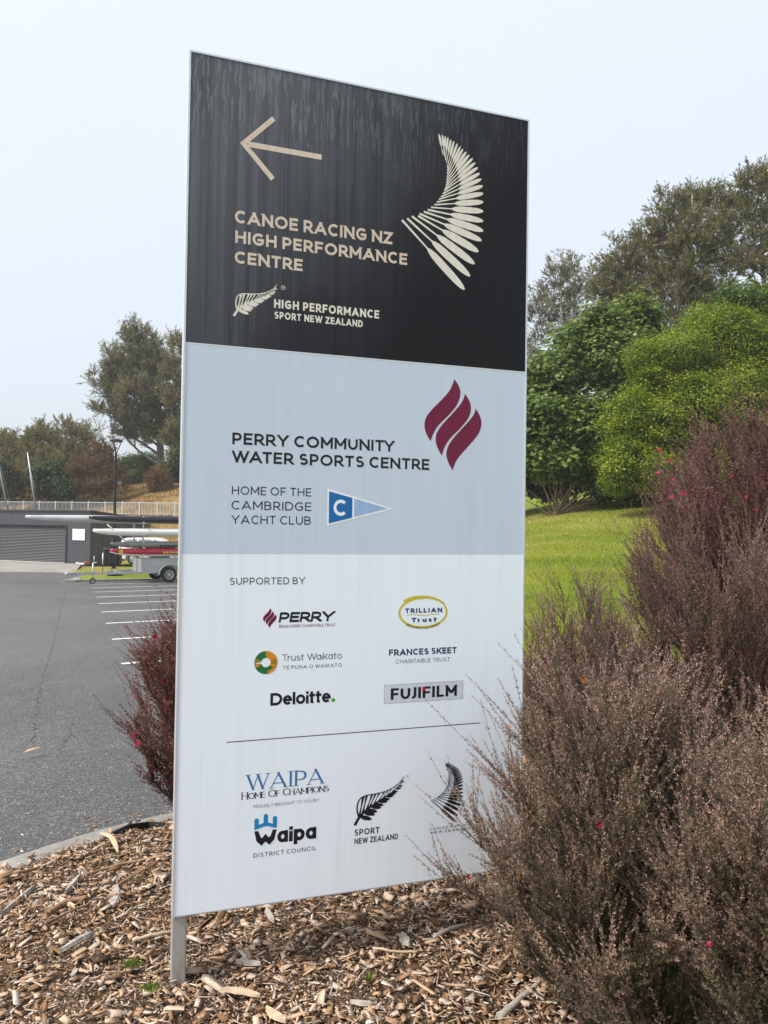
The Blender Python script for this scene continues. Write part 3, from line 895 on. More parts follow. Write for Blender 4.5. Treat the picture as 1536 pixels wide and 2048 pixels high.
m = Mat('grass_ground')
vo = m.coord('Object')
pos = m.n('SeparateXYZ'); m.l(vo, pos.inputs[0])
n1 = m.noise(vo, .35, 5, .6); n2 = m.noise(vo, 9, 4, .65)
vs = m.coord('Object', (3, 14, 3)); n3 = m.noise(vs, 3, 4, .7)
g = m.ramp(m.math('ADD', m.math('MULTIPLY', n1, .55), m.math('MULTIPLY', n3, .45)), [(.34, (.120, .175, .018)), (.50, (.175, .225, .024)), (.60, (.245, .25, .045)), (.70, (.33, .28, .085))])
g = m.mix(m.ramp(n2, [(.40, (0, 0, 0)), (.72, (.40,) * 3)]), g, (.09, .125, .018))
# bank and hillside behind the yard: dry brown growth
hb = m.math('MULTIPLY', m.math('SUBTRACT', pos.outputs['Y'], 51.5), .4, clamp=True)
g2 = m.ramp(m.noise(m.coord('Object', (1, 1, 2.2)), 1.1, 6, .7), [(.30, (.085, .055, .024)), (.48, (.19, .115, .045)), (.60, (.25, .17, .07)), (.75, (.13, .13, .04))])
hb2 = m.math('MULTIPLY', hb, m.math('MULTIPLY', m.math('SUBTRACT', 4.0, pos.outputs['X']), .15, clamp=True))
g = m.mix(hb2, g, g2)
# the strip of verge beside the shed has dried to straw in patches
dv = m.math('MULTIPLY', m.math('SUBTRACT', pos.outputs['Y'], 33.5), .35, clamp=True)
dv = m.math('MULTIPLY', dv, m.math('MULTIPLY', m.math('SUBTRACT', 0.0, pos.outputs['X']), .25, clamp=True))
dv = m.math('MULTIPLY', dv, m.ramp(m.noise(vo, .5, 3), [(.38, (0, 0, 0)), (.55, (1, 1, 1))]))
g = m.mix(m.math('MULTIPLY', dv, .85), g, (.30, .20, .075))
m.col(g).set(Roughness=.9)
m.b.inputs['Specular IOR Level'].default_value = .1
m.bump(m.math('ADD', m.math('MULTIPLY', n2, .5), m.noise(vo, 45, 3, .7)), .8, .05)
ground = link('grass_ground', idx_mesh('grass_ground', np.c_[GP, GZ], FQ, smooth=True), m.m)
tag(ground, kind='structure')

# ---- short lawn grass in front of the trees
g_ = np.random.default_rng(3)
n = 210000
gy_ = 8.75 + 24 * g_.random(n) ** 1.7; gx_ = g_.uniform(.5, 1, n) * 0 + g_.uniform(1.0, 1.0 + .60 * gy_, n)
GPp = np.c_[gx_, gy_]
ok = ~inside(GPp, LOT); GPp = GPp[ok]; n = len(GPp)
gz_ = terrain(GPp) + .03 * np.sin(GPp[:, 0] * 1.7 + GPp[:, 1] * .9) * np.sin(GPp[:, 1] * 1.3)
sc_ = .6 + GPp[:, 1] / 16
th_ = g_.uniform(0, 6.283, n); ln_ = g_.uniform(.25, 1.0, n)
gd = np.stack([np.cos(th_) * ln_, np.sin(th_) * ln_, np.ones(n)], 1); gd /= np.linalg.norm(gd, axis=1)[:, None]
gs_ = np.stack([-np.sin(th_), np.cos(th_), 0 * th_], 1)
B0 = np.c_[GPp, gz_ - .008]
hh_ = (.032 * sc_ * g_.uniform(.6, 1.2, n))[:, None]; ww_ = (.0035 * sc_)[:, None]
GV = np.stack([B0 - gs_ * ww_, B0 + gs_ * ww_, B0 + gd * hh_ + gs_ * ww_ * .2, B0 + gd * hh_ - gs_ * ww_ * .2], 1)
patch = .5 + .22 * np.sin(GPp[:, 0] * .9 + 1.7 * np.sin(GPp[:, 1] * .35)) * np.sin(GPp[:, 1] * .8) + .10 * np.sin(GPp[:, 0] * 3.1 + GPp[:, 1] * 2.3)
dry = np.clip((GPp[:, 1] - 13) / 14, 0, 1) * .30
lawn_leaf = leaf_mat('lawn_blade', [(0, (.105, .165, .010)), (.35, (.215, .275, .017)), (.6, (.35, .35, .040)), (.82, (.50, .43, .12)), (1, (.56, .46, .20))], .7, .35)
o = link('lawn_grass', big_mesh('lawn_grass', GV, 4, np.clip(patch - .12 + dry + g_.normal(0, .13, n), 0, 1)), lawn_leaf)
tag(o, 'short yellow-green mown grass of the lawn', 'grass', kind='stuff')
# rank dry grass on the bank behind the shed
n = 60000
P2 = np.c_[g_.uniform(-40, 4, n), g_.uniform(53, 80, n)]
P2 = P2[(np.sin(P2[:, 0] * .8 + np.sin(P2[:, 1] * .5) * 2) + np.sin(P2[:, 1] * .9) + g_.normal(0, .7, n)) > -.8]; n = len(P2)
z2 = terrain(P2); th_ = g_.uniform(0, 6.283, n); ln_ = g_.uniform(.2, 1.1, n)
gd = np.stack([np.cos(th_) * ln_, np.sin(th_) * ln_ - .15, np.ones(n)], 1); gd /= np.linalg.norm(gd, axis=1)[:, None]
gs_ = np.stack([-np.sin(th_), np.cos(th_), 0 * th_], 1); B0 = np.c_[P2, z2 - .03]
hh_ = g_.uniform(.14, .42, n)[:, None]; ww_ = g_.uniform(.012, .022, n)[:, None]
GV = np.stack([B0 - gs_ * ww_, B0 + gs_ * ww_, B0 + gd * hh_ + gs_ * ww_ * .2, B0 + gd * hh_ - gs_ * ww_ * .2], 1)
tint = .5 + .22 * np.sin(P2[:, 0] * .5 + 1) * np.sin(P2[:, 1] * .7) + g_.normal(0, .16, n)
o = link('dry_grass', big_mesh('dry_grass', GV, 4, np.clip(tint, 0, 1)), leaf_mat('dry_grass_blade', [(0, (.055, .032, .015)), (.3, (.13, .075, .03)), (.55, (.23, .145, .06)), (.8, (.34, .23, .10)), (1, (.20, .20, .05))], .8, .3))
tag(o, 'rank straw-coloured and rusty dry grass covering the bank', 'grass', kind='stuff')

# ---- asphalt
m = Mat('asphalt')
vo = m.coord('Object')
fine = m.noise(vo, 210, 2, .7)
v = m.n('TexVoronoi', Scale=95.0); m.l(vo, v.inputs['Vector'])
agg = m.ramp(v.outputs['Color'], [(.0, (.042, .041, .041)), (.5, (.082, .081, .080)), (.82, (.155, .152, .148)), (1, (.38, .37, .35))])
big = m.noise(vo, .22, 5, .6)
mid = m.noise(m.coord('Object', (1.1, .45, 1)), 1.4, 5, .65)
tone = m.ramp(m.math('ADD', m.math('MULTIPLY', big, .6), m.math('MULTIPLY', mid, .4)), [(.30, (.62, .62, .63)), (.5, (1.0, .995, .985)), (.70, (1.38, 1.36, 1.33))])
c = m.mix(1.0, agg, tone, 'MULTIPLY')
# old joint in the seal and a few hairline cracks
dk = m.ramp(m.noise(m.coord('Object', (1, .35, 1)), .9, 4, .7), [(.56, (0, 0, 0)), (.72, (.45,) * 3)])
c = m.mix(dk, c, (.062, .061, .061))
# pale grit
gv = m.n('TexVoronoi', Scale=4.5); m.l(vo, gv.inputs['Vector'])
gs = m.ramp(gv.outputs['Distance'], [(.030, (1, 1, 1)), (.045, (0, 0, 0))])
c = m.mix(m.math('MULTIPLY', gs, m.ramp(m.noise(vo, 1.3, 3), [(.5, (0, 0, 0)), (.6, (.8,) * 3)])), c, (.42, .40, .36))
m.col(c).set(Roughness=.36)
m.b.inputs['Specular IOR Level'].default_value = .5
m.bump(m.math('ADD', v.outputs['Distance'], m.math('MULTIPLY', fine, .6)), .9, .007)
b = MB(); b.add([(x, y, park(x, y)) for x, y in LOT], [list(range(len(LOT)))[::-1]])
tag(b.build('car_park', m.m), kind='structure')
# older darker seal of the driveway mouth
m = Mat('old_asphalt')
vo = m.coord('Object')
m.col(m.mix(1.0, m.ramp(m.noise(vo, 160, 2, .7), [(.3, (.06, .058, .058)), (.7, (.115, .11, .108))]), m.ramp(m.noise(vo, .7, 5, .6), [(.3, (.75,) * 3), (.7, (1.15,) * 3)]), 'MULTIPLY')).set(Roughness=.9)
pp = [(-14.2, 31.2), (-15.0, 34.8), (-16.1, 39.0), (-18.0, 42.3), (-30, 44.4), (-59, 44.6), (-59, 35.5), (-30, 31.8), (-18, 31.0)]
b = MB(); b.add([(x, y, park(x, y) + .005) for x, y in pp], [list(range(len(pp)))])
o = b.build('driveway', m.m); tag(o, kind='structure')

# ---- a wandering crack along an old joint, and a shorter curved one
def crack(pts, w0, seed):
    g = random.Random(seed); P = []
    for px, py in pts:
        d = FWD + RIGHT * ((px - CX) / F_PX) - UP * ((py - CY) / F_PX)
        t = -1.5 / (d.z - .012 * d.x + .03 * d.y); q = CAM + d * t; P.append((q.x, q.y))
    P = smooth(P, 14, False); n = len(P); V_ = []
    for i, (x, y) in enumerate(P):
        a, c2 = P[max(i - 1, 0)], P[min(i + 1, n - 1)]; dd = math.hypot(c2[0] - a[0], c2[1] - a[1]) or 1
        nx, ny = -(c2[1] - a[1]) / dd, (c2[0] - a[0]) / dd
        k = g.uniform(-.02, .02); w = w0 * g.uniform(.25, 1.1)
        V_ += [(x + nx * (k + w), y + ny * (k + w), park(x, y) + .004), (x + nx * (k - w), y + ny * (k - w), park(x, y) + .004)]
    b = MB(); b.add(V_, [(2 * i, 2 * i + 1, 2 * i + 3, 2 * i + 2) for i in range(n - 1)])
    tag(b.build('asphalt_crack', m_crack), kind='structure')
m_crack = paint('crack_dark', (.092, .090, .088), .95, 0, .3, 20)
crack([(132, 1178), (124, 1210), (116, 1245), (106, 1285), (100, 1312), (88, 1350), (76, 1400), (70, 1440), (64, 1486)], .008, 1)
crack([(146, 1432), (141, 1462), (130, 1484), (112, 1502)], .005, 2)

# ---- parking lines
m = Mat('line_paint'); vo = m.coord('Object')
m.col(m.ramp(m.noise(vo, 30, 4, .7), [(.24, (.40, .40, .39)), (.36, (.80, .80, .78))])).set(Roughness=.7)
for k in range(9):
    y0 = 9.53 + ax_[1] * 2.72 * k; x0 = -3.34 + ax_[0] * 2.72 * k
    q = []
    nxp, nyp = -ex_[1] * .05, ex_[0] * .05
    for t in np.linspace(-.0, 5.3, 8):
        q.append((x0 + ex_[0] * t, y0 + ex_[1] * t))
    V_ = [(x + nxp, y + nyp) for x, y in q] + [(x - nxp, y - nyp) for x, y in q[::-1]]
    b = MB(); b.add([(x, y, park(x, y) + .004) for x, y in V_], [list(range(len(V_)))])
    tag(b.build('parking_line', m.m, fix=False), kind='structure')
    b.v and None

# ---- kerbs
m_conc = Mat('kerb_concrete'); vo = m_conc.coord('Object')
cc = m_conc.ramp(m_conc.noise(vo, 5, 6, .7), [(.28, (.16, .155, .14)), (.5, (.255, .245, .225)), (.72, (.34, .33, .30))])
cc = m_conc.mix(m_conc.ramp(m_conc.noise(vo, 130, 2, .7), [(.55, (0, 0, 0)), (.75, (.6,) * 3)]), cc, (.13, .125, .115))
cc = m_conc.mix(m_conc.ramp(m_conc.noise(vo, 14, 4, .7), [(.56, (0, 0, 0)), (.7, (.5,) * 3)]), cc, (.09, .10, .06))
m_conc.col(cc).set(Roughness=.9); m_conc.bump(m_conc.noise(vo, 90, 4, .7), .5, .006)
def kerb(name, line, w, h_out, drop, z_of, side=1, label=None):
    """side: which way the kerb is thick, measured to the right of the line"""
    b = MB(); prof = [(0, -drop), (0, h_out - .015), (.018, h_out), (w - .015, h_out + .004), (w, h_out - .02), (w, -drop)]
    V_ = []; n = len(line)
    for i, (x, y) in enumerate(line):
        a = line[max(i - 1, 0)]; c2 = line[min(i + 1, n - 1)]
        d = math.hypot(c2[0] - a[0], c2[1] - a[1]); rx, ry = (c2[1] - a[1]) / d * side, -(c2[0] - a[0]) / d * side
        for o_, h in prof: V_.append((x + rx * o_, y + ry * o_, z_of(x, y) + h))
    k = len(prof); Fc = []
    for i in range(n - 1):
        for j in range(k - 1): Fc.append((i * k + j, i * k + j + 1, (i + 1) * k + j + 1, (i + 1) * k + j))
    Fc += [tuple(range(k)), tuple((n - 1) * k + j for j in range(k))[::-1]]
    b.add(V_, Fc); o = b.build(name, m_conc.m)
    return tag(o, kind='structure')
kerb('kerb', KERB, .165, .040, .15, park)
kerb('kerb', [KERB[-1], END_R], .14, .11, .2, park)
kerb('kerb', [END_R, (-10.6, 33.1), NIB], .14, .10, .2, park)
kerb('kerb', smooth([NIB, (-13.85, 32.6), (-14.4, 34.5), (-15.6, 38.8), DRV], 5, False), .45, .07, .2, park)
kerb('kerb', [DRV, (-24, 43.8), (-30, 44.6), (-60, 44.8)], .3, .05, .2, park)
kerb('kerb', smooth([(1.0, 8.75), (2.2, 8.55), (4, 8.6), (7, 8.8), (12, 9.4)], 4, False), .14, .10, .3, lambda x, y: tz(x, y) - .08, -1)

# concrete apron in front of the roller door
m = Mat('apron_concrete'); vo = m.coord('Object')
m.col(m.ramp(m.noise(vo, .8, 6, .65), [(.3, (.19, .18, .16)), (.6, (.28, .265, .24)), (.8, (.33, .31, .28))])).set(Roughness=.9)
P_ = [(-17.9, 43.1), (-24, 44.2), (-30, 45.0), (-60, 45.2), (-60, 64), (-32, 57.2), (-21.5, 52.3)]
b = MB(); b.add([(x, y, tz(x, y) + .10 if y > 46 else park(x, y) + .052) for x, y in P_], [list(range(len(P_)))])
b = MB()
rows = [[(-17.9, 43.1), (-24, 44.2), (-30, 45.0), (-60, 45.2)], [(-21.4, 52.6), (-25, 54.1), (-31, 56.5), (-60, 68)]]
V_ = [(x, y, park(x, y) + .05) for x, y in rows[0]] + [(x, y, -1.52) for x, y in rows[1]]
b.add(V_, [(i, i + 4, i + 5, i + 1) for i in range(3)])
tag(b.build('concrete_apron', m.m), kind='structure')

# ---- mulch bed: bumpy soil sheet under the chips
def bed_z(P):
    d = np.clip(-seg_dist(P, KERB), 0, None)
    zk = park(P[:, 0], P[:, 1]) + .032
    t = np.clip(d / 1.0, 0, 1); t = t * t * (3 - 2 * t)
    far = np.clip((P[:, 1] - 4.5) / 4, 0, 1)
    z = zk + (0 - .0 - .06 * far - zk) * t
    bump = .012 * np.sin(P[:, 0] * 7 + 1) * np.sin(P[:, 1] * 6.3) + .009 * np.sin(P[:, 0] * 17 + P[:, 1] * 13) + .006 * np.sin(P[:, 0] * 31 - P[:, 1] * 27)
    return z + bump * np.clip(d / .25, 0, 1)
gx = np.arange(-3.6, 9.0, .05); gy = np.arange(-3.0, 8.8, .05)
BX, BY = np.meshgrid(gx, gy); BP = np.c_[BX.ravel(), BY.ravel()]
sd = seg_dist(BP, KERB)
BZ = bed_z(BP)
nx_ = len(gx); ny_ = len(gy)
ii = np.arange((ny_ - 1) * (nx_ - 1)); r_ = ii // (nx_ - 1); c_ = ii % (nx_ - 1)
FQ = np.c_[r_ * nx_ + c_, r_ * nx_ + c_ + 1, (r_ + 1) * nx_ + c_ + 1, (r_ + 1) * nx_ + c_]
keep = (sd[FQ] < -.03).all(1)
FQ = FQ[keep]; used_, inv = np.unique(FQ, return_inverse=True)
m = Mat('mulch_soil'); vo = m.coord('Object')
v = m.n('TexVoronoi', Scale=70.0); m.l(vo, v.inputs['Vector'])
m.col(m.ramp(v.outputs['Color'], [(0, (.045, .028, .016)), (.5, (.10, .06, .034)), (.85, (.18, .115, .065)), (1, (.26, .18, .11))])).set(Roughness=.95)
m.bump(v.outputs['Distance'], 1.0, .02)
o = link('mulch_bed', idx_mesh('mulch_bed', np.c_[BP, BZ][used_], inv.reshape(-1, 4), smooth=True), m.m); tag(o, kind='structure')

# ---- wood chips
def chips(n, region, lmin, lmax, seed, lift=.004, slim=None):
    g = np.random.default_rng(seed)
    P = region(g, n)
    P = P[seg_dist(P, KERB) < -.125 - .05 * g.random(n) + (g.random(n) < .05) * .1]
    n = len(P)
    ln = np.exp(g.uniform(np.log(lmin), np.log(lmax), n)) * np.where(g.random(n) < .06, 1.9, 1)
    wd = ln * np.exp(g.uniform(np.log(.12), np.log(.85), n)); wd = np.minimum(wd, .030); wd = ln * slim * g.uniform(.5, 1.3, n) if slim else wd; th = np.minimum(g.uniform(.0010, .0028, n) + wd * .07, .005)
    yaw = g.uniform(0, 2 * np.pi, n); pit = g.normal(0, .20, n); rol = g.normal(0, .30, n)
    X = np.stack([np.cos(yaw) * np.cos(pit), np.sin(yaw) * np.cos(pit), np.sin(pit)], 1)
    Y0 = np.stack([-np.sin(yaw), np.cos(yaw), 0 * yaw], 1); Z0 = np.cross(X, Y0)
    Yv = Y0 * np.cos(rol)[:, None] + Z0 * np.sin(rol)[:, None]; Zv = np.cross(X, Yv)
    z = bed_z(P) + g.uniform(-.003, .012, n) + lift + np.abs(np.sin(pit)) * ln * .3
    Cc = np.c_[P, z]
    V = np.zeros((n, 8, 3))
    k = 0
    for sx in (-1, 1):
        for sy, sz in ((-1, -1), (1, -1), (1, 1), (-1, 1)):
            jx = g.uniform(.6, 1.12, n); jy = g.uniform(.2, 1.15, n); bend = g.uniform(-.1, .1, n)
            V[:, k] = Cc + X * (sx * ln * .5 * jx)[:, None] + Yv * (sy * wd * .5 * jy)[:, None] + Zv * (sz * th * .5)[:, None]
            k += 1
    f = np.array([(0, 1, 2, 3), (7, 6, 5, 4), (0, 4, 5, 1), (1, 5, 6, 2), (2, 6, 7, 3), (3, 7, 4, 0)])
    Fq = (f[None] + (np.arange(n) * 8)[:, None, None]).reshape(-1, 4)
    tone = np.repeat(np.clip(g.beta(1.9, 1.75, n), 0, 1), 6)
    return V.reshape(-1, 3), Fq, tone

def reg_near(g, n): return np.c_[g.uniform(-2.6, 2.6, n), 1.55 + 3.4 * g.random(n) ** 1.1]
def reg_far(g, n): return np.c_[g.uniform(-1.2, 7.0, n), g.uniform(4.6, 8.6, n)]
parts = [chips(90000, reg_near, .004, .016, 1), chips(30000, reg_near, .013, .034, 2, .006), chips(9500, reg_near, .026, .058, 5, .008), chips(7000, reg_near, .03, .08, 6, .006, .08), chips(9000, reg_far, .02, .07, 3, .006),
         chips(1500, lambda g, n: np.c_[g.uniform(-3.4, 5, n), g.uniform(-1.5, 1.6, n)], .02, .07, 4)]
def chips_on_road():
    g = np.random.default_rng(9); q = np.array(KERB)[8:46]
    k = g.integers(0, len(q), 150); P = q[k] + np.c_[-np.abs(g.normal(0, .40, 150)), np.abs(g.normal(0, .32, 150))] * np.where(g.random((150, 1)) < .6, .35, 1.3)
    return P[(seg_dist(P, KERB) > .03)]
_bz = bed_z
bed_z = lambda P: np.where(seg_dist(P, KERB) > 0, park(P[:, 0], P[:, 1]) + .002, _bz(P))
def stray(n, lmin, lmax, seed):
    P0 = chips_on_road()
    g = np.random.default_rng(seed)
    V, F_, T_ = [], [], []
    for x, y in P0:
        ln, a = g.uniform(lmin, lmax), g.uniform(0, 6.28); w, h = ln * g.uniform(.15, .5), .002
        c_, s_ = math.cos(a), math.sin(a); z = park(x, y) + .0015; o_ = len(V)
        for dz in (0, h):
            for i, j in ((-1, -1), (1, -.6), (.9, 1), (-.8, .7)):
                u, v_ = i * ln / 2, j * w / 2; V.append((x + u * c_ - v_ * s_, y + u * s_ + v_ * c_, z + dz))
        F_ += [[o_ + i for i in f] for f in ((3, 2, 1, 0), (4, 5, 6, 7), (0, 1, 5, 4), (1, 2, 6, 5), (2, 3, 7, 6), (3, 0, 4, 7))]; T_ += [g.uniform(.25, 1)] * 6
    return np.array(V), np.array(F_), np.array(T_)
parts.append(stray(0, .006, .034, 10))
bed_z = _bz
Vv = []; Ff = []; Tt = []; off = 0
for V_, F_, T_ in parts:
    Vv.append(V_); Ff.append(F_ + off); Tt.append(T_); off += len(V_)
m = Mat('wood_chips')
a = m.n('Attribute', attribute_name='tint')
c = m.ramp(a.outputs['Fac'], [(.0, (.050, .030, .017)), (.14, (.14, .080, .042)), (.30, (.28, .168, .096)), (.45, (.43, .280, .175)), (.60, (.56, .400, .275)), (.72, (.46, .385, .320)), (.82, (.60, .47, .350)), (.91, (.54, .49, .45)), (1, (.76, .68, .59))])
vo = m.coord('Object')
c = m.mix(1.0, c, m.ramp(m.noise(vo, 160, 4, .7), [(.3, (.62, .60, .58)), (.7, (1.15, 1.13, 1.1))]), 'MULTIPLY')
m.col(c).set(Roughness=.85); m.b.inputs['Specular IOR Level'].default_value = .2
m_chip = m.m
o = link('wood_chip_mulch', idx_mesh('wood_chip_mulch', np.concatenate(Vv), np.concatenate(Ff), np.concatenate(Tt)), m_chip)
tag(o, 'brown and grey wood chip mulch spread over the garden bed', 'mulch', kind='stuff')

# ---- the larger pieces of wood one can pick out
m_bark = paint('weathered_wood', (.34, .31, .27), .9, 0, .35, 9, .5, (1, 7, 7))
m_stick = paint('brown_stick_wood', (.26, .155, .085), .85, 0, .35, 12, .4, (1, 6, 6))
m_fresh = paint('pale_split_wood', (.50, .38, .26), .85, 0, .22, 12, .4, (1, 7, 7))
def ground_pt(px, py, lift=0.0):
    d = FWD + RIGHT * ((px - CX) / F_PX) - UP * ((py - CY) / F_PX)
    Y = 3.0
    for _ in range(12):
        p = CAM + d * (Y / d.y)
        zz = float(bed_z(np.array([[p.x, p.y]]))[0]) + lift
        Y = (zz - CAM.z) / d.z * d.y
    return CAM + d * (Y / d.y)
def slab(name, a, c, w, th, mat, label, cat, curl=0.0, seed=0):
    g = random.Random(seed)
    A, B_ = ground_pt(*a, .018), ground_pt(*c, .022)
    d = (B_ - A); ln = d.length; d.normalize(); s_ = Vector((-d.y, d.x, 0)).normalized(); u_ = s_.cross(d) * -1
    if u_.z < 0: u_ = -u_
    n = 9; V_ = []
    for i in range(n):
        t = i / (n - 1); env = (1 - abs(2 * t - 1) ** 3) * .85 + .15
        wl = w / 2 * env * g.uniform(.8, 1.1); wr = w / 2 * env * g.uniform(.8, 1.1)
        p = A + d * ln * t + u_ * (curl * math.sin(math.pi * t)) + s_ * (curl * .8 * math.sin(math.pi * t))
        for o_, h in ((-wl, 0), (-wl * .6, th), (wr * .5, th * 1.1), (wr, 0), (0, -th * .5)): V_.append(p + s_ * o_ + u_ * h)
    Fc = [(i * 5 + j, i * 5 + (j + 1) % 5, i * 5 + 5 + (j + 1) % 5, i * 5 + 5 + j) for i in range(n - 1) for j in range(5)]
    Fc += [tuple(range(5)), tuple((n - 1) * 5 + j for j in range(5))[::-1]]
    b = MB(); b.add(V_, Fc); return tag(b.build(name, mat), label, cat)
def stick(pts, r0, r1, mat, label):
    P = [ground_pt(x, y, .02) for x, y in pts]
    P = smooth([tuple(p) for p in P], 4, False)
    n = len(P); g = random.Random(len(label))
    b = MB(); b.tube([(p[0], p[1], p[2] + g.uniform(-.003, .003)) for p in P], [r0 + (r1 - r0) * i / (n - 1) for i in range(n)], 7)
    return tag(b.build('stick', mat), label, 'stick', 'sticks lying on the mulch')
slab('bark_strip', (200, 1668), (236, 1706), .030, .008, m_fresh, 'curved orange-brown strip of bark on the mulch by the kerb', 'bark', .02, 1)
slab('wood_chunk', (234, 1774), (228, 1812), .046, .009, m_bark, 'flat silver-grey square of wood lying in the mulch left of the sign', 'wood chunk', 0, 2)
slab('wood_chunk', (160, 1753), (131, 1787), .028, .012, m_bark, 'dark grey wedge of wood in the mulch below the kerb', 'wood chunk', .004, 3)
slab('wood_chunk', (186, 1868), (118, 1906), .030, .010, m_bark, 'long pale grey split branch lying alone on open mulch at lower left', 'wood chunk', .012, 4)
slab('wood_chunk', (118, 1798), (150, 1816), .020, .010, m_fresh, 'short pale stick piece crossing a brown stick left of the sign', 'wood chunk', 0, 5)
slab('wood_chunk', (70, 1775), (2, 1832), .022, .014, m_bark, 'long weathered branch piece at the left edge of the mulch', 'wood chunk', .006, 6)
slab('wood_chunk', (532, 1818), (548, 1846), .028, .010, m_bark, 'grey slat of wood in the shade under the sign', 'wood chunk', 0, 7)
slab('wood_chunk', (532, 2020), (572, 2046), .030, .012, m_fresh, 'cream split chunk of wood at the bottom edge of the mulch', 'wood chunk', 0, 8)
slab('wood_chunk', (444, 1982), (520, 1994), .026, .010, m_fresh, 'pale brown sliver of wood in front of the sign', 'wood chunk', .004, 9)
slab('wood_chunk', (804, 1874), (818, 1892), .040, .016, m_bark, 'blocky grey offcut of wood among small chips in the middle of the mulch', 'wood chunk', 0, 10)
slab('wood_chunk', (472, 1925), (522, 1930), .026, .010, m_bark, 'flat grey oval of wood behind the pale brown sliver', 'wood chunk', 0, 12)
slab('wood_chunk', (700, 2005), (745, 2010), .022, .008, m_bark, 'pale grey shaving of wood at the bottom middle of the mulch', 'wood chunk', 0, 13)
stick([(166, 1752), (230, 1732), (290, 1718), (330, 1712)], .007, .005, m_stick, 'long thin red-brown stick pointing at the left sign post')
stick([(90, 1845), (170, 1810), (240, 1768), (318, 1722)], .005, .004, m_stick, 'longest thin brown stick running diagonally up to the sign')
stick([(95, 1826), (130, 1806), (175, 1795)], .012, .010, m_stick, 'thick smooth brown stick under the long diagonal stick')
stick([(0, 1756), (40, 1744), (78, 1734)], .010, .006, m_stick, 'brown stick at the left edge beside the kerb')
stick([(265, 1880), (300, 1872), (345, 1864)], .008, .006, m_fresh, 'pale stick leaning against the foot of the left sign post')
stick([(998, 2034), (1040, 1998), (1086, 1958)], .013, .006, m_bark, 'grey forked stick at the foot of the right hand shrubs')
stick([(868, 1872), (900, 1858), (928, 1850)], .008, .006, m_bark, 'grey curved stick on the mulch between sign and shrubs')
stick([(745, 1896), (790, 1902), (835, 1902)], .005, .004, m_fresh, 'thin whitish twig in the middle of the mulch')
slab('bark_strip', (48, 1506), (82, 1496), .030, .006, m_fresh, 'pale bark strip lying alone on the asphalt', 'bark', .006, 11)

# black weed mat edge showing behind the kerb
m_mat = paint('weed_mat_black', (.012, .012, .013), .7, 0, .3, 30, .3)
line = [ground_pt(x, y, .0) for x, y in ((205, 1690), (230, 1678), (262, 1668), (300, 1660), (335, 1656))]
b = MB(); V_ = []
for i, p in enumerate(line):
    h = [.012, .030, .042, .035, .02][i]
    V_ += [(p.x, p.y, p.z - .02), (p.x - .012, p.y + .015, p.z + h), (p.x - .02, p.y + .022, p.z + h), (p.x - .02, p.y + .03, p.z - .02)]
b.add(V_, [(i * 4 + j, i * 4 + j + 1, i * 4 + j + 5, i * 4 + j + 4) for i in range(4) for j in range(3)])
tag(b.build('weed_mat', m_mat), 'black weed mat edge sticking up out of the mulch beside the kerb', 'weed mat')
# moss tufts
m_moss = leaf_mat('moss', [(0, (.07, .10, .015)), (1, (.24, .30, .05))], .8, .2)
def tuft(px, py, rad, n, label, hgt=.018, seed=1):
    g = np.random.default_rng(seed); p = ground_pt(px, py, .012)
    c = np.c_[g.normal(p.x, rad, n), g.normal(p.y, rad * .8, n), np.full(n, p.z)]
    th = g.uniform(0, 6.28, n); lean = g.uniform(.1, .7, n)
    d = np.stack([np.cos(th) * lean, np.sin(th) * lean, np.ones(n)], 1); d /= np.linalg.norm(d, axis=1)[:, None]
    s_ = np.cross(d, np.array([0, 0, 1.0]) + g.normal(0, .1, (n, 3))); s_ /= np.linalg.norm(s_, axis=1)[:, None]
    l_ = (hgt * g.uniform(.5, 1.2, n))[:, None]
    V = np.stack([c, c + d * l_ * .5 + s_ * .0022, c + d * l_, c + d * l_ * .5 - s_ * .0022], 1)
    o = link('moss_tuft', big_mesh('moss_tuft', V, 4, g.random(n)), m_moss)
    return tag(o, label, 'moss')
tuft(265, 1932, .012, 380, 'bright green moss tuft on the mulch left of the post', seed=1)
tuft(300, 1978, .012, 130, 'small thin green moss patch just left of the foot of the post', seed=2)
tuft(737, 1962, .006, 60, 'tiny green weed seedling in the middle of the mulch', .025, 3)

# ================================================================== PLANTS
def nrm(v): return v / np.maximum(np.linalg.norm(v, axis=-1, keepdims=True), 1e-9)

def leaf_quads(base, d, nn, L_, W_):
    d = nrm(d); s_ = nrm(np.cross(d, nn)); L_ = L_[:, None]; W_ = W_[:, None] * .5
    mid = base + d * L_ * .45
    return np.stack([base, mid + s_ * W_, base + d * L_, mid - s_ * W_], 1)

def tri_tubes(A, B, ra, rb):
    """many thin three-sided twigs from A to B"""
    d = nrm(B - A); ref = np.where(np.abs(d[:, 2:3]) < .9, np.array([[0, 0, 1.]]), np.array([[1., 0, 0]]))
    u = nrm(np.cross(d, ref)); v = np.cross(d, u)
    q = []
    P0 = [A + (u * math.cos(t) + v * math.sin(t)) * ra[:, None] for t in (0, 2.094, 4.189)]
    P1 = [B + (u * math.cos(t) + v * math.sin(t)) * rb[:, None] for t in (0, 2.094, 4.189)]
    for i in range(3):
        j = (i + 1) % 3
        q.append(np.stack([P0[i], P0[j], P1[j], P1[i]], 1))
    return np.concatenate(q)

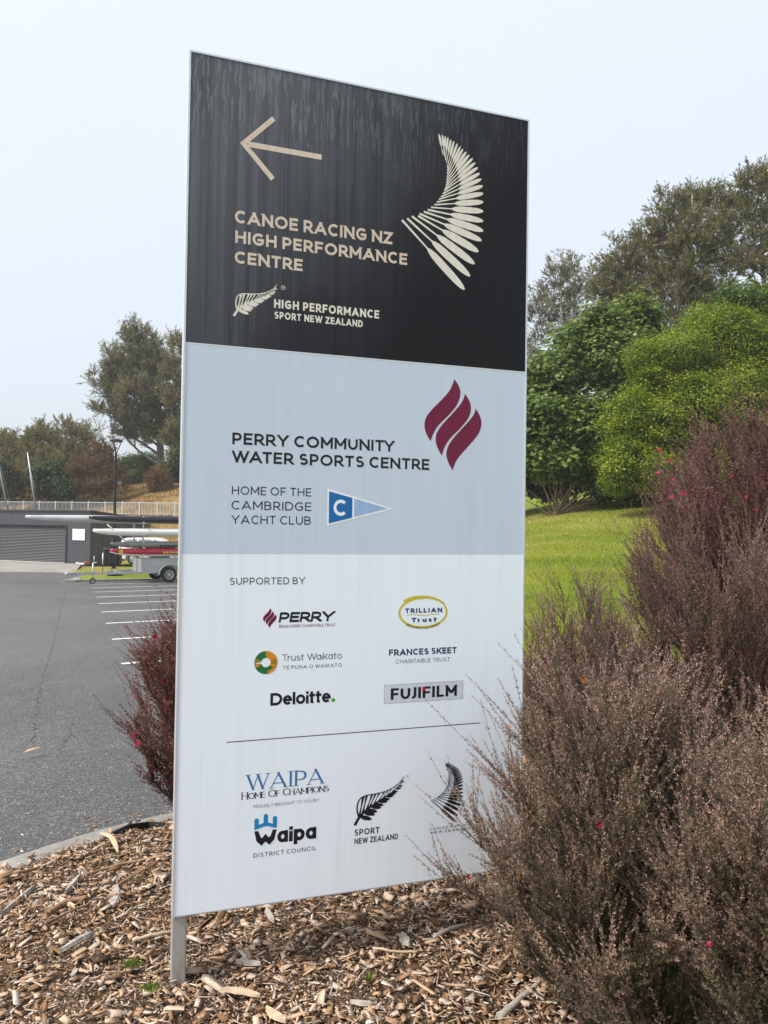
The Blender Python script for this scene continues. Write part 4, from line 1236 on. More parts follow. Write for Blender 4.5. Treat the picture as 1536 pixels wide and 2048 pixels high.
m_twig = paint('shrub_twig', (.115, .080, .065), .8, 0, .3, 40)
TEA = [(.0, (.038, .044, .019)), (.30, (.105, .083, .046)), (.55, (.205, .122, .090)), (.78, (.31, .185, .150)), (1, (.41, .26, .22))]
TEAG = [(.0, (.044, .062, .024)), (.30, (.122, .118, .058)), (.55, (.225, .165, .112)), (.78, (.35, .222, .175)), (1, (.46, .305, .255))]
TEAR = [(.0, (.040, .022, .017)), (.35, (.095, .044, .037)), (.65, (.175, .076, .066)), (.85, (.27, .125, .11)), (1, (.38, .22, .20))]
m_tea = leaf_mat('tea_tree_leaf', TEA, .6, .2, None, .25)
m_teag = leaf_mat('tea_tree_leaf_grey', TEAG, .6, .2, None, .25)
m_tearr = leaf_mat('tea_tree_leaf_crimson', [(.0, (.050, .030, .018)), (.35, (.125, .054, .040)), (.65, (.225, .088, .072)), (.85, (.32, .14, .115)), (1, (.42, .24, .20))], .6, .25, None, .25)
m_tear = leaf_mat('tea_tree_leaf_red', TEAR, .6, .25, None, .25)
m_flower = leaf_mat('tea_tree_flower', [(0, (.22, .004, .02)), (1, (.55, .015, .07))], .6, .3)

def lepto_mesh(seed, H, Rr, nst, nsh, nlf, lean=(0, 0), leaf=(.0072, .0122), wispy=.35, low=.15, spread=1.0, skirt=.97, wdt=(.0034, .0052)):
    """dense wiry shrub: arching stems, upright shoots, tiny leaves.  returns twig mesh, leaf mesh, shoot tips"""
    g = np.random.default_rng(seed)
    ph = g.uniform(0, 2 * np.pi, nst); u = np.sqrt(g.random(nst))
    rho = Rr * u * g.uniform(.8, 1.1, nst); hh = H * np.sqrt(np.clip(1.05 - (u * skirt) ** 2, 0, 1)) * g.uniform(.80, 1.08, nst)
    dirs = np.stack([np.cos(ph), np.sin(ph)], 1)
    b0 = np.c_[dirs * (Rr * .34 * u)[:, None], np.zeros(nst)]
    tipx = dirs * rho[:, None] + np.array(lean)[None] * (hh / H)[:, None]
    def stem(i, t):
        # steep at first, spreading outwards
        o = t ** 1.25
        p = np.zeros((len(t), 3)); p[:, :2] = b0[i, :2] * (1 - o)[:, None] + tipx[i] * o[:, None]
        p[:, 2] = hh[i] * (t ** .88)
        wv = t * (1.1 - t * .3) * .045 * H
        p[:, 0] += wv * np.sin(t * 7 + i * 1.7); p[:, 1] += wv * np.cos(t * 6 + i * 2.3)
        return p
    twA, twB, ra, rb = [], [], [], []
    tt = np.linspace(0, 1, 7)
    for k in range(6):
        i = np.arange(nst)
        A = stem(i, np.full(nst, tt[k])); B_ = stem(i, np.full(nst, tt[k + 1]))
        twA.append(A); twB.append(B_); ra.append(np.full(nst, .0055 * (1 - tt[k]) + .0012)); rb.append(np.full(nst, .0055 * (1 - tt[k + 1]) + .0012))
    si = np.repeat(np.arange(nst), nsh); n = len(si)
    t = low + (1 - low) * g.random(n) ** .9
    O = stem(si, t); T = nrm(stem(si, np.minimum(t + .05, 1.05)) - stem(si, t - .05))
    rd = nrm(g.normal(0, 1, (n, 3)))
    outw = np.c_[dirs[si], np.zeros(n)]
    D = nrm(T * .55 + rd * .52 * spread + np.array([0, 0, .38]) + outw * .25)
    ln = g.uniform(.07, .17, n) * (1 + wispy * (t > .8) * g.random(n) * 1.6) * (H / 1.0) ** .5
    cur = nrm(g.normal(0, 1, (n, 3))) * .38 + np.array([0, 0, .22])
    def shoot(i, s_): return O[i] + D[i] * (ln[i] * s_)[:, None] + cur[i] * (ln[i] * s_ ** 2 * .5)[:, None]
    allv = np.arange(n)
    for k in range(2):
        twA.append(shoot(allv, np.full(n, k / 2))); twB.append(shoot(allv, np.full(n, (k + 1) / 2)))
        ra.append(np.full(n, .0013 - .0004 * k)); rb.append(np.full(n, .0009 - .0004 * k))
    tw = tri_tubes(np.concatenate(twA), np.concatenate(twB), np.concatenate(ra), np.concatenate(rb))
    li = np.repeat(allv, nlf); N = len(li)
    s_ = g.random(N) ** .9
    Bp = shoot(li, s_)
    ax = nrm(D[li] + cur[li] * s_[:, None])
    pr = g.normal(0, 1, (N, 3)); pr = nrm(pr - (pr * ax).sum(1, keepdims=True) * ax)
    dl = nrm(ax * .75 + pr * .85)
    sz = (1.08 - .45 * s_ ** 3)
    Lq = leaf_quads(Bp, dl, nrm(np.cross(dl, pr) + g.normal(0, .5, (N, 3))), g.uniform(leaf[0], leaf[1], N) * sz, g.uniform(wdt[0], wdt[1], N) * sz)
    shade = np.repeat(g.normal(0, .12, n), nlf) + g.normal(0, .13, N)
    # young growth at the ends of the outer shoots is pinkish, older leaves olive brown
    tint = .24 + .34 * (t[li] - .2) + .30 * s_ ** 2 * (t[li] > .35) + shade
    tips = shoot(allv, np.full(n, .8))
    return tw, Lq, np.clip(tint, 0, 1), tips, hh

def lepto(name, loc, label, group, mat, seed, H, Rr, nst, nsh, nlf, nflow=0, rz=0, fl=1.0, **kw):
    root = empty(name, loc, rz, label, 'shrub', group)
    tw, Lq, ti, tips, hh = lepto_mesh(seed, H, Rr, nst, nsh, nlf, **kw)
    link('branches', big_mesh('branches', tw, 4), m_twig, root)
    link('foliage', big_mesh('foliage', Lq, 4, ti), mat, root)
    g = np.random.default_rng(seed + 99)
    if nflow:
        sel = g.permutation(len(tips))
        # flowers where they can be seen: outer shoots towards the viewer
        rr = np.hypot(tips[:, 0], tips[:, 1]) / Rr + .35 * tips[:, 2] / H
        sel = [k for k in sel if rr[k] > .75 and (tips[k] @ np.array([-.25, -1, .25])) > .05 * Rr][:nflow]
        for k in sel:
            c = tips[k]; ax = nrm(np.array([g.normal(-.2, .5), g.normal(-.7, .4), g.normal(.5, .4)]))
            u_ = nrm(np.cross(ax, [0, 0, 1.])); v_ = np.cross(ax, u_)
            r0 = g.uniform(.007, .010) * fl
            q = []
            for a in range(5):
                th = a * 2 * np.pi / 5; e = u_ * math.cos(th) + v_ * math.sin(th); f = -u_ * math.sin(th) + v_ * math.cos(th)
                q.append([c, c + e * r0 * .6 + f * r0 * .45 + ax * .002, c + e * r0 * 1.1 + ax * .004, c + e * r0 * .6 - f * r0 * .45 + ax * .002])
            link('flower', big_mesh('flower', np.array(q), 4, g.random(5)), m_flower, root)
    return root

GRP = 'wiry tea tree shrubs in the mulch bed'
lepto('tea_tree_shrub', (.755, 2.27, -.01), 'fine twigged brown shrub in front of the lower right corner of the sign', GRP, m_teag, 11, 1.03, .46, 84, 76, 54, 3, spread=.85, lean=(-.04, .0), low=.02, wispy=.45, skirt=.96)
lepto('tea_tree_shrub', (1.14, 1.86, -.01), 'nearest brown shrub with pinkish tips, at the bottom right corner', GRP, m_teag, 12, .90, .58, 90, 80, 54, 5, spread=.85, lean=(-.05, -.04), low=.03, wispy=.5)
lepto('tea_tree_shrub', (1.58, 3.25, -.01), 'broad dark red-brown shrub behind the two nearest ones', GRP, m_tea, 13, 1.46, .68, 110, 74, 46, 5, spread=.85, lean=(-.08, 0), low=.05, wispy=.6)
lepto('tea_tree_shrub', (2.45, 3.2, -.01), 'brown shrub at the right edge, taller than the nearest shrub', GRP, m_tea, 14, 1.50, .75, 90, 70, 42, 3, spread=.85, low=.05, wispy=.6)
lepto('tea_tree_shrub', (3.15, 6.3, -.02), 'tallest dark maroon shrub with many crimson flowers against the green trees', GRP, m_tear, 15, 2.46, 1.0, 150, 100, 36, 60, low=.04, leaf=(.014, .022), wdt=(.006, .009), lean=(-.05, 0), fl=2.4, wispy=.5)
lepto('tea_tree_shrub', (1.02, 3.9, -.02), 'thin upright brown shrub just behind the right edge of the sign', GRP, m_tea, 16, 1.14, .34, 80, 40, 36, 0, low=.06, wispy=.7)
lepto('tea_tree_shrub', (1.45, 4.55, -.03), 'low brown shrub behind, in front of the lawn edge', GRP, m_tea, 17, .84, .50, 90, 34, 36, 1, low=.05)
lepto('tea_tree_shrub', (-.93, 3.92, -.03), 'dark red shrub with crimson flowers beside the left edge of the sign', GRP, m_tearr, 18, 1.08, .42, 80, 50, 44, 18, lean=(-.02, -.02), low=.08, wispy=.6, leaf=(.009, .015), wdt=(.0042, .0062), skirt=.95, fl=1.5)

# ---------------------------------------------------------------- trees
def crown_clusters(g, lobes, dens, thr=.0, inner=.5):
    P, D = [], []
    lo = np.array([l[0] for l in lobes]); lr = np.array([l[1] for l in lobes])
    for c, r_ in zip(lo, lr):
        n = int(dens * (r_[0] * r_[1] * r_[2]) ** (2 / 3) * 4 * np.pi)
        d = nrm(g.normal(0, 1, (n, 3)))
        rad = (inner + (1 - inner) * g.random(n) ** .55)
        p = c + d * r_ * rad[:, None]
        o = nrm(d / r_)
        spike = (g.random(n) < .09)[:, None] * g.random((n, 1)) * np.where(d[:, 2:3] > -.2, .42, .1)
        p = p + (d * .6 + np.array([0, 0, .6])) * r_ * spike
        P.append(p); D.append(o)
    P = np.concatenate(P); D = np.concatenate(D)
    keep = np.ones(len(P), bool)
    for c, r_ in zip(lo, lr):
        keep &= (((P - c) / (r_ * inner * .95)) ** 2).sum(1) > 1
    sc = lr.mean() * .75
    nz_ = (np.sin(P[:, 0] / sc * 2.3 + 1.3 * np.sin(P[:, 2] / sc * 1.7)) + np.sin(P[:, 1] / sc * 2.1 + 2.1) + np.sin(P[:, 2] / sc * 2.9 + P[:, 0] / sc)) / 3
    keep &= nz_ + g.normal(0, .18, len(P)) > thr
    return P[keep], D[keep]

def foliage(g, P, D, style, per, cr, L_, W_):
    n = len(P); li = np.repeat(np.arange(n), per); N = len(li)
    out = D[li]
    if style == 'broad':
        off = g.normal(0, 1, (N, 3)) * np.array([cr, cr, cr * .6])
        base = P[li] + off
        d = nrm(out * .5 + g.normal(0, .6, (N, 3)) + np.array([0, 0, -.35]))
        nn = nrm(out * .55 + np.array([0, 0, .70]) + g.normal(0, .30, (N, 3)))
        d = nrm(d - (d * nn).sum(1, keepdims=True) * nn)
        q = leaf_quads(base, d, nn, L_ * g.uniform(.6, 1.2, N), W_ * g.uniform(.7, 1.2, N))
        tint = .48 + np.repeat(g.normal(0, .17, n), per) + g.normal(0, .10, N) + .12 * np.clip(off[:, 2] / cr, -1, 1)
    else:                                   # feathery: leaves ranged along short upswept twigs
        k = max(1, per // 14)
        tw = nrm(np.repeat(nrm(D * .55 + np.array([0, 0, .55])), k, 0) + g.normal(0, .42, (n * k, 3)))
        tl = cr * g.uniform(1.0, 2.4, n * k)
        org = np.repeat(P, k, 0) + g.normal(0, cr * .25, (n * k, 3))
        m2 = per // k
        li = np.repeat(np.arange(n * k), m2); N = len(li)
        s_ = g.random(N)
        base = org[li] + tw[li] * (tl[li] * s_)[:, None]
        d = nrm(tw[li] + g.normal(0, .38, (N, 3)))
        nn = nrm(g.normal(0, 1, (N, 3)))
        q = leaf_quads(base, d, nn, L_ * g.uniform(.6, 1.3, N), W_ * g.uniform(.7, 1.2, N))
        tint = .42 + np.repeat(np.repeat(g.normal(0, .13, n), k), m2) + g.normal(0, .12, N) + .22 * s_
    return q, np.clip(tint, 0, 1)

def limbs(g, b, base, top, lobes, P, r0, nb=.25, kind='up'):
    """tapered trunk, a limb to every lobe, and branches out to some leaf clusters"""
    base, top = np.array(base, float), np.array(top, float)
    H = top[2] - base[2]
    tr = [base + (top - base) * t + np.array([math.sin(t * 5 + base[0]) * .035 * H, math.cos(t * 4) * .025 * H, 0]) * t * (1 - t) * 2 for t in np.linspace(0, 1, 9)]
    b.tube(tr, [r0 * (1 - .86 * t) * (1.25 if t == 0 else 1) for t in np.linspace(0, 1, 9)], 9)
    lo = np.array([l[0] for l in lobes])
    nodes = []
    for c, r_ in lobes:
        c = np.array(c, float)
        hz = np.hypot(*(c - base)[:2])
        t0 = np.clip((c[2] - base[2] - hz * .8) / H, .12, .85)
        s0 = base + (top - base) * t0
        midp = s0 * .45 + c * .55 + np.array([0, 0, -.08 * hz])
        pts = [s0, s0 * .75 + midp * .25 + np.array([0, 0, .02]), midp, c, c + (c - midp) * .35]
        rr = r0 * .45 * (1 - t0 * .6)
        b.tube([tuple(p) for p in smooth([tuple(p) for p in pts], 3, False)], list(np.linspace(rr, rr * .22, 13)), 6, False)
        nodes.append((midp, c, rr))
    if nb > 0 and len(P):
        for k in g.choice(len(P), int(len(P) * nb), replace=False):
            j = np.argmin(((lo - P[k]) ** 2).sum(1)); mp_, c, rr = nodes[j]
            s0 = mp_ + (c - mp_) * g.uniform(.2, 1.15)
            e = P[k]; mm = (s0 + e) / 2 + g.normal(0, .08, 3) * np.linalg.norm(e - s0)
            b.tube([tuple(s0), tuple(mm), tuple(e)], [rr * .22, rr * .15, rr * .05], 4, False)

m_bark1 = paint('bark_grey_brown', (.13, .105, .085), .9, 0, .4, 5, .5, (1, 1, .25))
m_bark2 = paint('bark_pale_grey', (.30, .28, .25), .9, 0, .3, 5, .4, (1, 1, .3))
KAN = leaf_mat('feathery_olive_leaf', [(0, (.050, .050, .022)), (.35, (.115, .113, .046)), (.65, (.205, .192, .085)), (1, (.35, .33, .18))], .6, .35)
KANG = leaf_mat('feathery_grey_leaf', [(0, (0.061, 0.062, 0.041)), (.35, (0.135, 0.135, 0.084)), (.65, (0.230, 0.223, 0.142)), (1, (0.378, 0.365, 0.257))], .6, .35)
LIME = leaf_mat('yellow_green_leaf', [(0, (.060, .088, .008)), (.35, (.150, .205, .014)), (.65, (.240, .325, .026)), (1, (.43, .48, .05))], .45, .42)
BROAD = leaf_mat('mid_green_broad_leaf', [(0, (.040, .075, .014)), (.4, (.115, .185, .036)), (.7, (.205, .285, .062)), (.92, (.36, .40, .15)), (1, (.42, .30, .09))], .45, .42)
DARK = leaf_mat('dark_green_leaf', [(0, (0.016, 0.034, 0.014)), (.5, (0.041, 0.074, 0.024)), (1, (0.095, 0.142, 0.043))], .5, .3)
OLIVE = leaf_mat('olive_leaf', [(0, (.075, .078, .028)), (.5, (.19, .18, .070)), (1, (.34, .31, .145))], .6, .4)
RUST = leaf_mat('rusty_brown_leaf', [(0, (.060, .038, .018)), (.5, (.17, .105, .045)), (1, (.29, .185, .085))], .7, .3)
GREEN = leaf_mat('fresh_green_leaf', [(0, (0.033, 0.065, 0.010)), (.5, (0.091, 0.163, 0.021)), (1, (0.195, 0.273, 0.046))], .5, .4)

def sub_lobes(g, lobes, k, f=(.34, .55)):
    """break every lobe into a smaller core and billows on its surface"""
    out = []
    for c, r_ in lobes:
        out.append((c, r_ * .72))
        for _ in range(k):
            d = nrm(g.normal(0, 1, 3)); d[2] = d[2] * .8 + .15
            out.append((c + d * r_ * g.uniform(.62, .82), r_ * g.uniform(*f)))
    return out

def tree(name, base, top, lobes, label, cat, group, leafmat, style, dens, per, cr, L_, W_, r0, seed, bark=None, thr=-.25, inner=.5, nb=.22):
    """lobes are given relative to base"""
    g = np.random.default_rng(seed)
    root = empty(name, base, 0, label, cat, group)
    lobes = [(np.array(c, float), np.array(r_ if hasattr(r_, '__len__') else (r_, r_, r_), float)) for c, r_ in lobes]
    P, D = crown_clusters(g, sub_lobes(g, lobes, 15 if style == 'broad' else 6, (.20, .42) if style == 'broad' else (.34, .55)), dens, thr, inner)
    q, ti = foliage(g, P, D, style, per, cr, L_, W_)
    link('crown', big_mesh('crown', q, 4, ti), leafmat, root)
    b = MB(); limbs(g, b, (0, 0, -.3), np.array(top) - np.array(base), lobes, P, r0, nb)
    b.build('trunk', bark or m_bark1, root, fix=False)
    return root

def plobes(base, Y, pl, dy=.8):
    """lobes from photo bearings: (px, py, half width px, half height px, depth offset)"""
    out = []
    for px, py, rx, ry, od in pl:
        p = at(px, py, Y + od); s_ = (Y + od) / F_PX
        out.append((np.array(p) - np.array(base), (rx * s_, (rx + ry) * .5 * s_ * dy, ry * s_)))
    return out

def ptree(name, px, Y, topy, pl, topx=None, base=None, **kw):
    p = at(px, 1050, Y)
    bz = tz(p.x, p.y)
    base = (p.x, p.y, bz)
    t = at(topx if topx else px, topy, Y)
    return tree(name, base, tuple(t), plobes(base, Y, pl), **kw)

GR = 'trees along the top of the lawn'
# right: broad leaved tree, lime bush, tall feathery trees behind
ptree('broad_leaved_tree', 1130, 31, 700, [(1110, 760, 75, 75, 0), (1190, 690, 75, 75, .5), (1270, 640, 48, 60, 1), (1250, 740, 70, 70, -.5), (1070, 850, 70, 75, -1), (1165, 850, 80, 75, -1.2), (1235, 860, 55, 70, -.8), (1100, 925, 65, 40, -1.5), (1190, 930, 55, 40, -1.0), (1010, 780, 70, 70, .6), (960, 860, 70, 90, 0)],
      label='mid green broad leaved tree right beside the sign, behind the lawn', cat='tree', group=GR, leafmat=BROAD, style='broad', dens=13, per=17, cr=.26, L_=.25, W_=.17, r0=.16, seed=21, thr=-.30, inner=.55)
ptree('lime_green_bush', 1420, 27, 700, [(1330, 740, 85, 90, 0), (1420, 690, 85, 85, .5), (1500, 690, 85, 85, .8), (1275, 850, 70, 85, -.6), (1370, 840, 95, 95, -1.0), (1480, 830, 95, 110, -1.0), (1245, 930, 45, 75, -.9), (1320, 940, 70, 70, -1.2), (1430, 950, 90, 70, -1.2), (1590, 760, 90, 110, .5), (1590, 920, 90, 90, 0)],
      label='big rounded yellow-green bush behind the maroon shrub', cat='bush', group=GR, leafmat=LIME, style='broad', dens=17, per=30, cr=.19, L_=.105, W_=.058, r0=.12, seed=22, thr=-.46, inner=.60, nb=.1)
ptree('leafy_tree', 1455, 30.5, 560, [(1480, 600, 50, 38, 0), (1440, 640, 60, 40, .4), (1530, 610, 55, 45, 0), (1550, 660, 60, 60, 0), (1400, 680, 45, 45, 0)],
      label='dark green tree top showing above the yellow-green bush', cat='tree', group=GR, leafmat=GREEN, style='broad', dens=8, per=16, cr=.26, L_=.18, W_=.10, r0=.14, seed=23, thr=-.3)
KG = 'tall feathery trees behind the lawn'
ptree('feathery_tree', 1125, 46, 500, [(1130, 545, 42, 45, 0), (1100, 590, 38, 40, .5), (1165, 590, 30, 45, -.5), (1080, 640, 30, 40, 0), (1135, 640, 45, 50, .5), (1070, 700, 30, 40, 0), (1160, 690, 35, 40, 0)],
      label='pale grey-green feathery tree nearest the right edge of the sign', cat='tree', group=KG, leafmat=KANG, style='feather', dens=3.0, per=70, cr=.34, L_=.22, W_=.044, r0=.20, seed=24, bark=m_bark2, thr=-.05, inner=.35, nb=.5)
ptree('feathery_tree', 1265, 42, 470, [(1240, 530, 48, 45, 0), (1290, 500, 42, 45, .5), (1215, 590, 45, 50, 0), (1275, 600, 60, 60, 0), (1330, 560, 45, 55, .5), (1225, 650, 45, 45, -.5), (1310, 660, 60, 50, -.5)],
      label='lower olive feathery tree between the pale tree and the tall one', cat='tree', group=KG, leafmat=KAN, style='feather', dens=4.6, per=70, cr=.34, L_=.22, W_=.046, r0=.2, seed=25, thr=-.2, inner=.4, nb=.3)
ptree('feathery_tree', 1385, 40, 385, [(1345, 420, 38, 38, 0), (1400, 410, 48, 40, .6), (1450, 430, 45, 45, 0), (1330, 490, 50, 50, 0), (1400, 500, 70, 65, -.5), (1460, 510, 50, 60, 0), (1350, 570, 60, 50, -.6), (1430, 590, 70, 60, -.6), (1370, 650, 60, 50, -.5)],
      label='tall olive feathery tree with bare grey branches inside its crown', cat='tree', group=KG, leafmat=KAN, style='feather', dens=4.6, per=70, cr=.34, L_=.22, W_=.046, r0=.24, seed=26, bark=m_bark2, thr=-.16, inner=.4, nb=.5)
ptree('feathery_tree', 1525, 38, 345, [(1515, 385, 45, 42, 0), (1560, 400, 60, 60, 0), (1490, 440, 40, 35, .5), (1540, 480, 60, 40, -.4), (1500, 530, 45, 32, 0), (1560, 570, 60, 50, 0), (1600, 500, 60, 80, 0)],
      label='tallest olive feathery tree, cut off by the right edge of the picture', cat='tree', group=KG, leafmat=KAN, style='feather', dens=4.4, per=70, cr=.32, L_=.22, W_=.044, r0=.22, seed=27, thr=-.05, inner=.35, nb=.4)
# shade growth under the trees, fan of bare stems, low ivy mound
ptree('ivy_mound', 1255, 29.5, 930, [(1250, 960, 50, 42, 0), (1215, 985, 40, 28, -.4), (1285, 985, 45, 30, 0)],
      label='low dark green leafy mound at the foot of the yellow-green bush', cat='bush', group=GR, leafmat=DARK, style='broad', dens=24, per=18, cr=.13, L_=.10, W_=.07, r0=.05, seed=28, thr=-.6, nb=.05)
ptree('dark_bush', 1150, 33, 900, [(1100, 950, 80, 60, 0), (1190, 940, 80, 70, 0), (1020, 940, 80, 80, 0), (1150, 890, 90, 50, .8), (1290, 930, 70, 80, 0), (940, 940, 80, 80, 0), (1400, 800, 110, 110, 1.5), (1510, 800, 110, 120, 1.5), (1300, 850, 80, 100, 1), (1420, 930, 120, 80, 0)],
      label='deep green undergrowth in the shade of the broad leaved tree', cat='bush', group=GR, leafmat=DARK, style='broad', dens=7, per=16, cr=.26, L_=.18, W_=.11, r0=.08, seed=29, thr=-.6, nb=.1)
g = np.random.default_rng(5)
p0 = at(1112, 1003, 29.4); p0.z = tz(p0.x, p0.y)
b = MB()
for k in range(26):
    a = g.uniform(-1.35, 1.25); ln = g.uniform(.9, 2.1)
    d = np.array([math.sin(a), g.uniform(-.4, .2), abs(math.cos(a)) * .9 + .1])
    p = np.array(p0) + np.array([g.normal(0, .12), g.normal(0, .1), -.1])
    b.tube([tuple(p), tuple(p + d * ln * .5 + np.array([0, 0, .10])), tuple(p + d * ln + np.array([0, 0, -.02 * ln]))], [.028, .02, .008], 5, False)
tag(b.build('bare_stem_shrub', paint('bare_stem', (.20, .15, .10), .9, 0, .25, 20), fix=False), 'fan of bare tan stems at the edge of the lawn beside the sign', 'shrub')

# left: hillside growth and the big tree
HG = 'growth on the bank behind the fence'
ptree('feathery_tree', 322, 72, 648, [(283, 690, 32, 45, 0), (255, 730, 42, 38, 0), (310, 735, 42, 50, .8), (222, 775, 42, 30, 0), (275, 785, 55, 45, -.8), (325, 800, 35, 50, 0), (222, 825, 38, 28, 0), (268, 845, 50, 36, -.5), (310, 868, 40, 28, 0), (245, 868, 36, 18, .5), (345, 850, 28, 40, 0)], topx=292,
      label='big dark olive tree standing alone on the bank at the left of the sign', cat='tree', group='large trees on the bank', leafmat=KAN, style='feather', dens=2.3, per=84, cr=.48, L_=.34, W_=.060, r0=.42, seed=31, thr=-.16, inner=.35, nb=.4)
ptree('feathery_tree', 385, 68, 660, [(352, 690, 18, 20, 0), (385, 700, 40, 30, 0), (350, 740, 22, 26, 0), (400, 780, 50, 60, 0), (350, 800, 22, 24, 0), (420, 720, 40, 50, 0), (352, 880, 24, 40, 0), (385, 900, 50, 60, 0)], topx=392,
      label='second olive tree, mostly hidden behind the left edge of the sign', cat='tree', group='large trees on the bank', leafmat=KAN, style='feather', dens=2.3, per=84, cr=.46, L_=.34, W_=.060, r0=.36, seed=32, thr=-.1, inner=.35, nb=.3)
def hill_bush(px, Y, topy, pl, label, mat, seed, style='broad', dens=4.5, per=18, cr=.42, L_=.24, W_=.12, thr=-.35, nb=.12, cat='bush'):
    return ptree('hill_bush', px, Y, topy, pl, label=label, cat=cat, group=HG, leafmat=mat, style=style, dens=dens, per=per, cr=cr, L_=L_, W_=W_, r0=.12, seed=seed, thr=thr, nb=nb)
hill_bush(10, 70, 880, [(0, 900, 40, 30, 0), (45, 900, 40, 28, 0), (-40, 900, 50, 35, 0), (20, 930, 50, 35, 0), (0, 970, 50, 34, -.5), (60, 965, 34, 34, -.5)], 'pale olive bush at the left edge on the bank', OLIVE, 41, 'feather', 4, 70, .42, .28, .065, -.25)
hill_bush(115, 68, 862, [(90, 890, 42, 32, 0), (140, 880, 40, 34, 0), (115, 920, 55, 36, -.6), (160, 925, 34, 30, 0), (140, 965, 40, 36, -.8), (70, 960, 40, 36, -.8)], 'widest olive bush on the bank above the roller door', OLIVE, 42, 'feather', 4, 70, .42, .28, .065, -.3)
hill_bush(98, 64, 940, [(85, 965, 34, 36, 0), (120, 975, 34, 30, 0), (100, 945, 28, 24, 0)], 'rounded dark green bush above the shed', DARK, 43, 'broad', 8, 20, .30, .22, .13, -.5)
hill_bush(172, 74, 836, [(165, 862, 26, 22, 0), (195, 866, 24, 18, 0), (150, 850, 16, 14, 0), (178, 892, 26, 20, 0)], 'airy pale sapling rising above the olive bushes', OLIVE, 44, 'feather', 1.6, 42, .42, .26, .05, .05, .6, 'tree')
hill_bush(200, 65, 895, [(200, 930, 34, 30, 0), (170, 955, 34, 26, 0), (228, 955, 24, 26, 0), (195, 975, 50, 22, -.5), (205, 905, 14, 18, 0)], 'rusty brown bush on the bank behind the lamp', RUST, 45, 'feather', 4, 70, .40, .24, .06, -.3)
hill_bush(28, 64, 950, [(25, 965, 30, 26, 0), (55, 975, 26, 26, 0)], 'low brownish bush between the two boat masts', RUST, 46, 'feather', 4, 70, .40, .24, .06, -.2)
hill_bush(0, 63, 930, [(-5, 945, 22, 32, 0), (-40, 950, 40, 40, 0), (10, 978, 22, 22, 0)], 'dark green bush at the left edge beside the first mast', DARK, 47, 'broad', 8, 20, .36, .22, .13, -.5)
hill_bush(275, 76, 905, [(275, 925, 28, 22, 0), (300, 930, 26, 24, 0), (252, 935, 24, 20, 0), (270, 950, 40, 16, -.5), (305, 952, 30, 16, -.5)], 'bright green bush under the big tree', GREEN, 48, 'broad', 8, 20, .38, .24, .14, -.4)
hill_bush(348, 69, 920, [(345, 945, 24, 34, 0), (372, 940, 30, 40, 0), (340, 985, 16, 14, -1)], 'dark bush at the foot of the big tree beside the sign', DARK, 49, 'broad', 8, 20, .38, .24, .14, -.4)
hill_bush(318, 66, 945, [(318, 962, 20, 24, 0), (325, 985, 22, 16, 0)], 'small rusty red bush on the dry slope', RUST, 50, 'feather', 7, 70, .36, .22, .06, -.2)
# trees hidden by the sign that close the view when one steps aside
for k, (px, Y, s_) in enumerate(((560, 70, 1.0), (700, 66, .85), (820, 60, .8))):
    p = at(px, 1050, Y)
    src = [o for o in COL.objects if o.name.startswith('feathery_tree') and o.get('label', '').startswith('big dark')][0]
    c = copy_tree(src, (p.x, p.y, tz(p.x, p.y)), k * 2.1 + .7, s_)
    c['label'] = ['olive tree hidden by the left half of the sign', 'smaller olive tree hidden by the middle of the sign', 'smallest olive tree hidden by the right half of the sign'][k]

# ================================================================== SHED, FENCE, LAMP, MASTS
m_clad = paint('charcoal_cladding', (.066, .069, .083), .5, .1, .12, 3, 0, (1, 1, .4))
m_door = paint('roller_door_charcoal', (.064, .067, .080), .45, .1, .10, 4)
m_trim = paint('charcoal_trim', (.040, .041, .045), .5, .1, .1, 4)
m_galv = paint('galvanised_steel', (.46, .48, .49), .42, .55, .15, 18)
m_galv2 = paint('fence_pale_metal', (.55, .59, .61), .5, .2, .10, 10)
m_black = paint('black_metal', (.014, .015, .020), .4, .3, .2, 8)
m_rub = paint('tyre_rubber', (.018, .018, .018), .8, 0, .25, 20)
m_rim = paint('alloy_rim', (.55, .56, .57), .35, .6, .1, 12)

BZ0 = -1.56
shed = empty('storage_shed', (-20.6, 52.0, BZ0), math.atan2(-.37, .93) , 'charcoal clad shed with a wide roller door at the left', 'shed')
# local: x runs from the corner to the right, so the front wall lies along -x; y runs back
def ribbed(bm, x0, x1, z0, z1, y, axis='x', pitch=.19, proud=.018, top=None):
    """vertical tray cladding: flat pans with narrow standing ribs"""
    n = max(1, int(round((x1 - x0) / pitch))); pts = []
    for i in range(n):
        a = x0 + (x1 - x0) * i / n; w = (x1 - x0) / n
        pts += [(a, 0), (a + w * .70, 0), (a + w * .78, -proud), (a + w * .92, -proud)]
    pts.append((x1, 0))
    V_ = []
    for a, o_ in pts:
        zt = z1 if top is None else z1 + (top - z1) * (a - x0) / (x1 - x0)
        if axis == 'x': V_ += [(a, y + o_, z0), (a, y + o_, zt)]
        else: V_ += [(y - o_, a, z0), (y - o_, a, zt)]
    bm.add(V_, [(2 * i, 2 * i + 2, 2 * i + 3, 2 * i + 1) for i in range(len(pts) - 1)])
HT = 3.74
b = MB(); ribbed(b, -2.12, 0, 0, HT, 0); ribbed(b, -9.8, -2.12, 2.72, HT, 0); ribbed(b, -15, -9.8, 0, HT, 0)
ribbed(b, 0, 6.0, 0, HT, 0, 'y', top=HT - .55)
b.box((-7.5, 6.0, HT / 2 - .25), (15, .1, HT - .6)); b.box((-15.05, 3, HT / 2 - .2), (.1, 6, HT - .45))
wall = b.build('wall', m_clad, shed, fix=False)
b = MB()
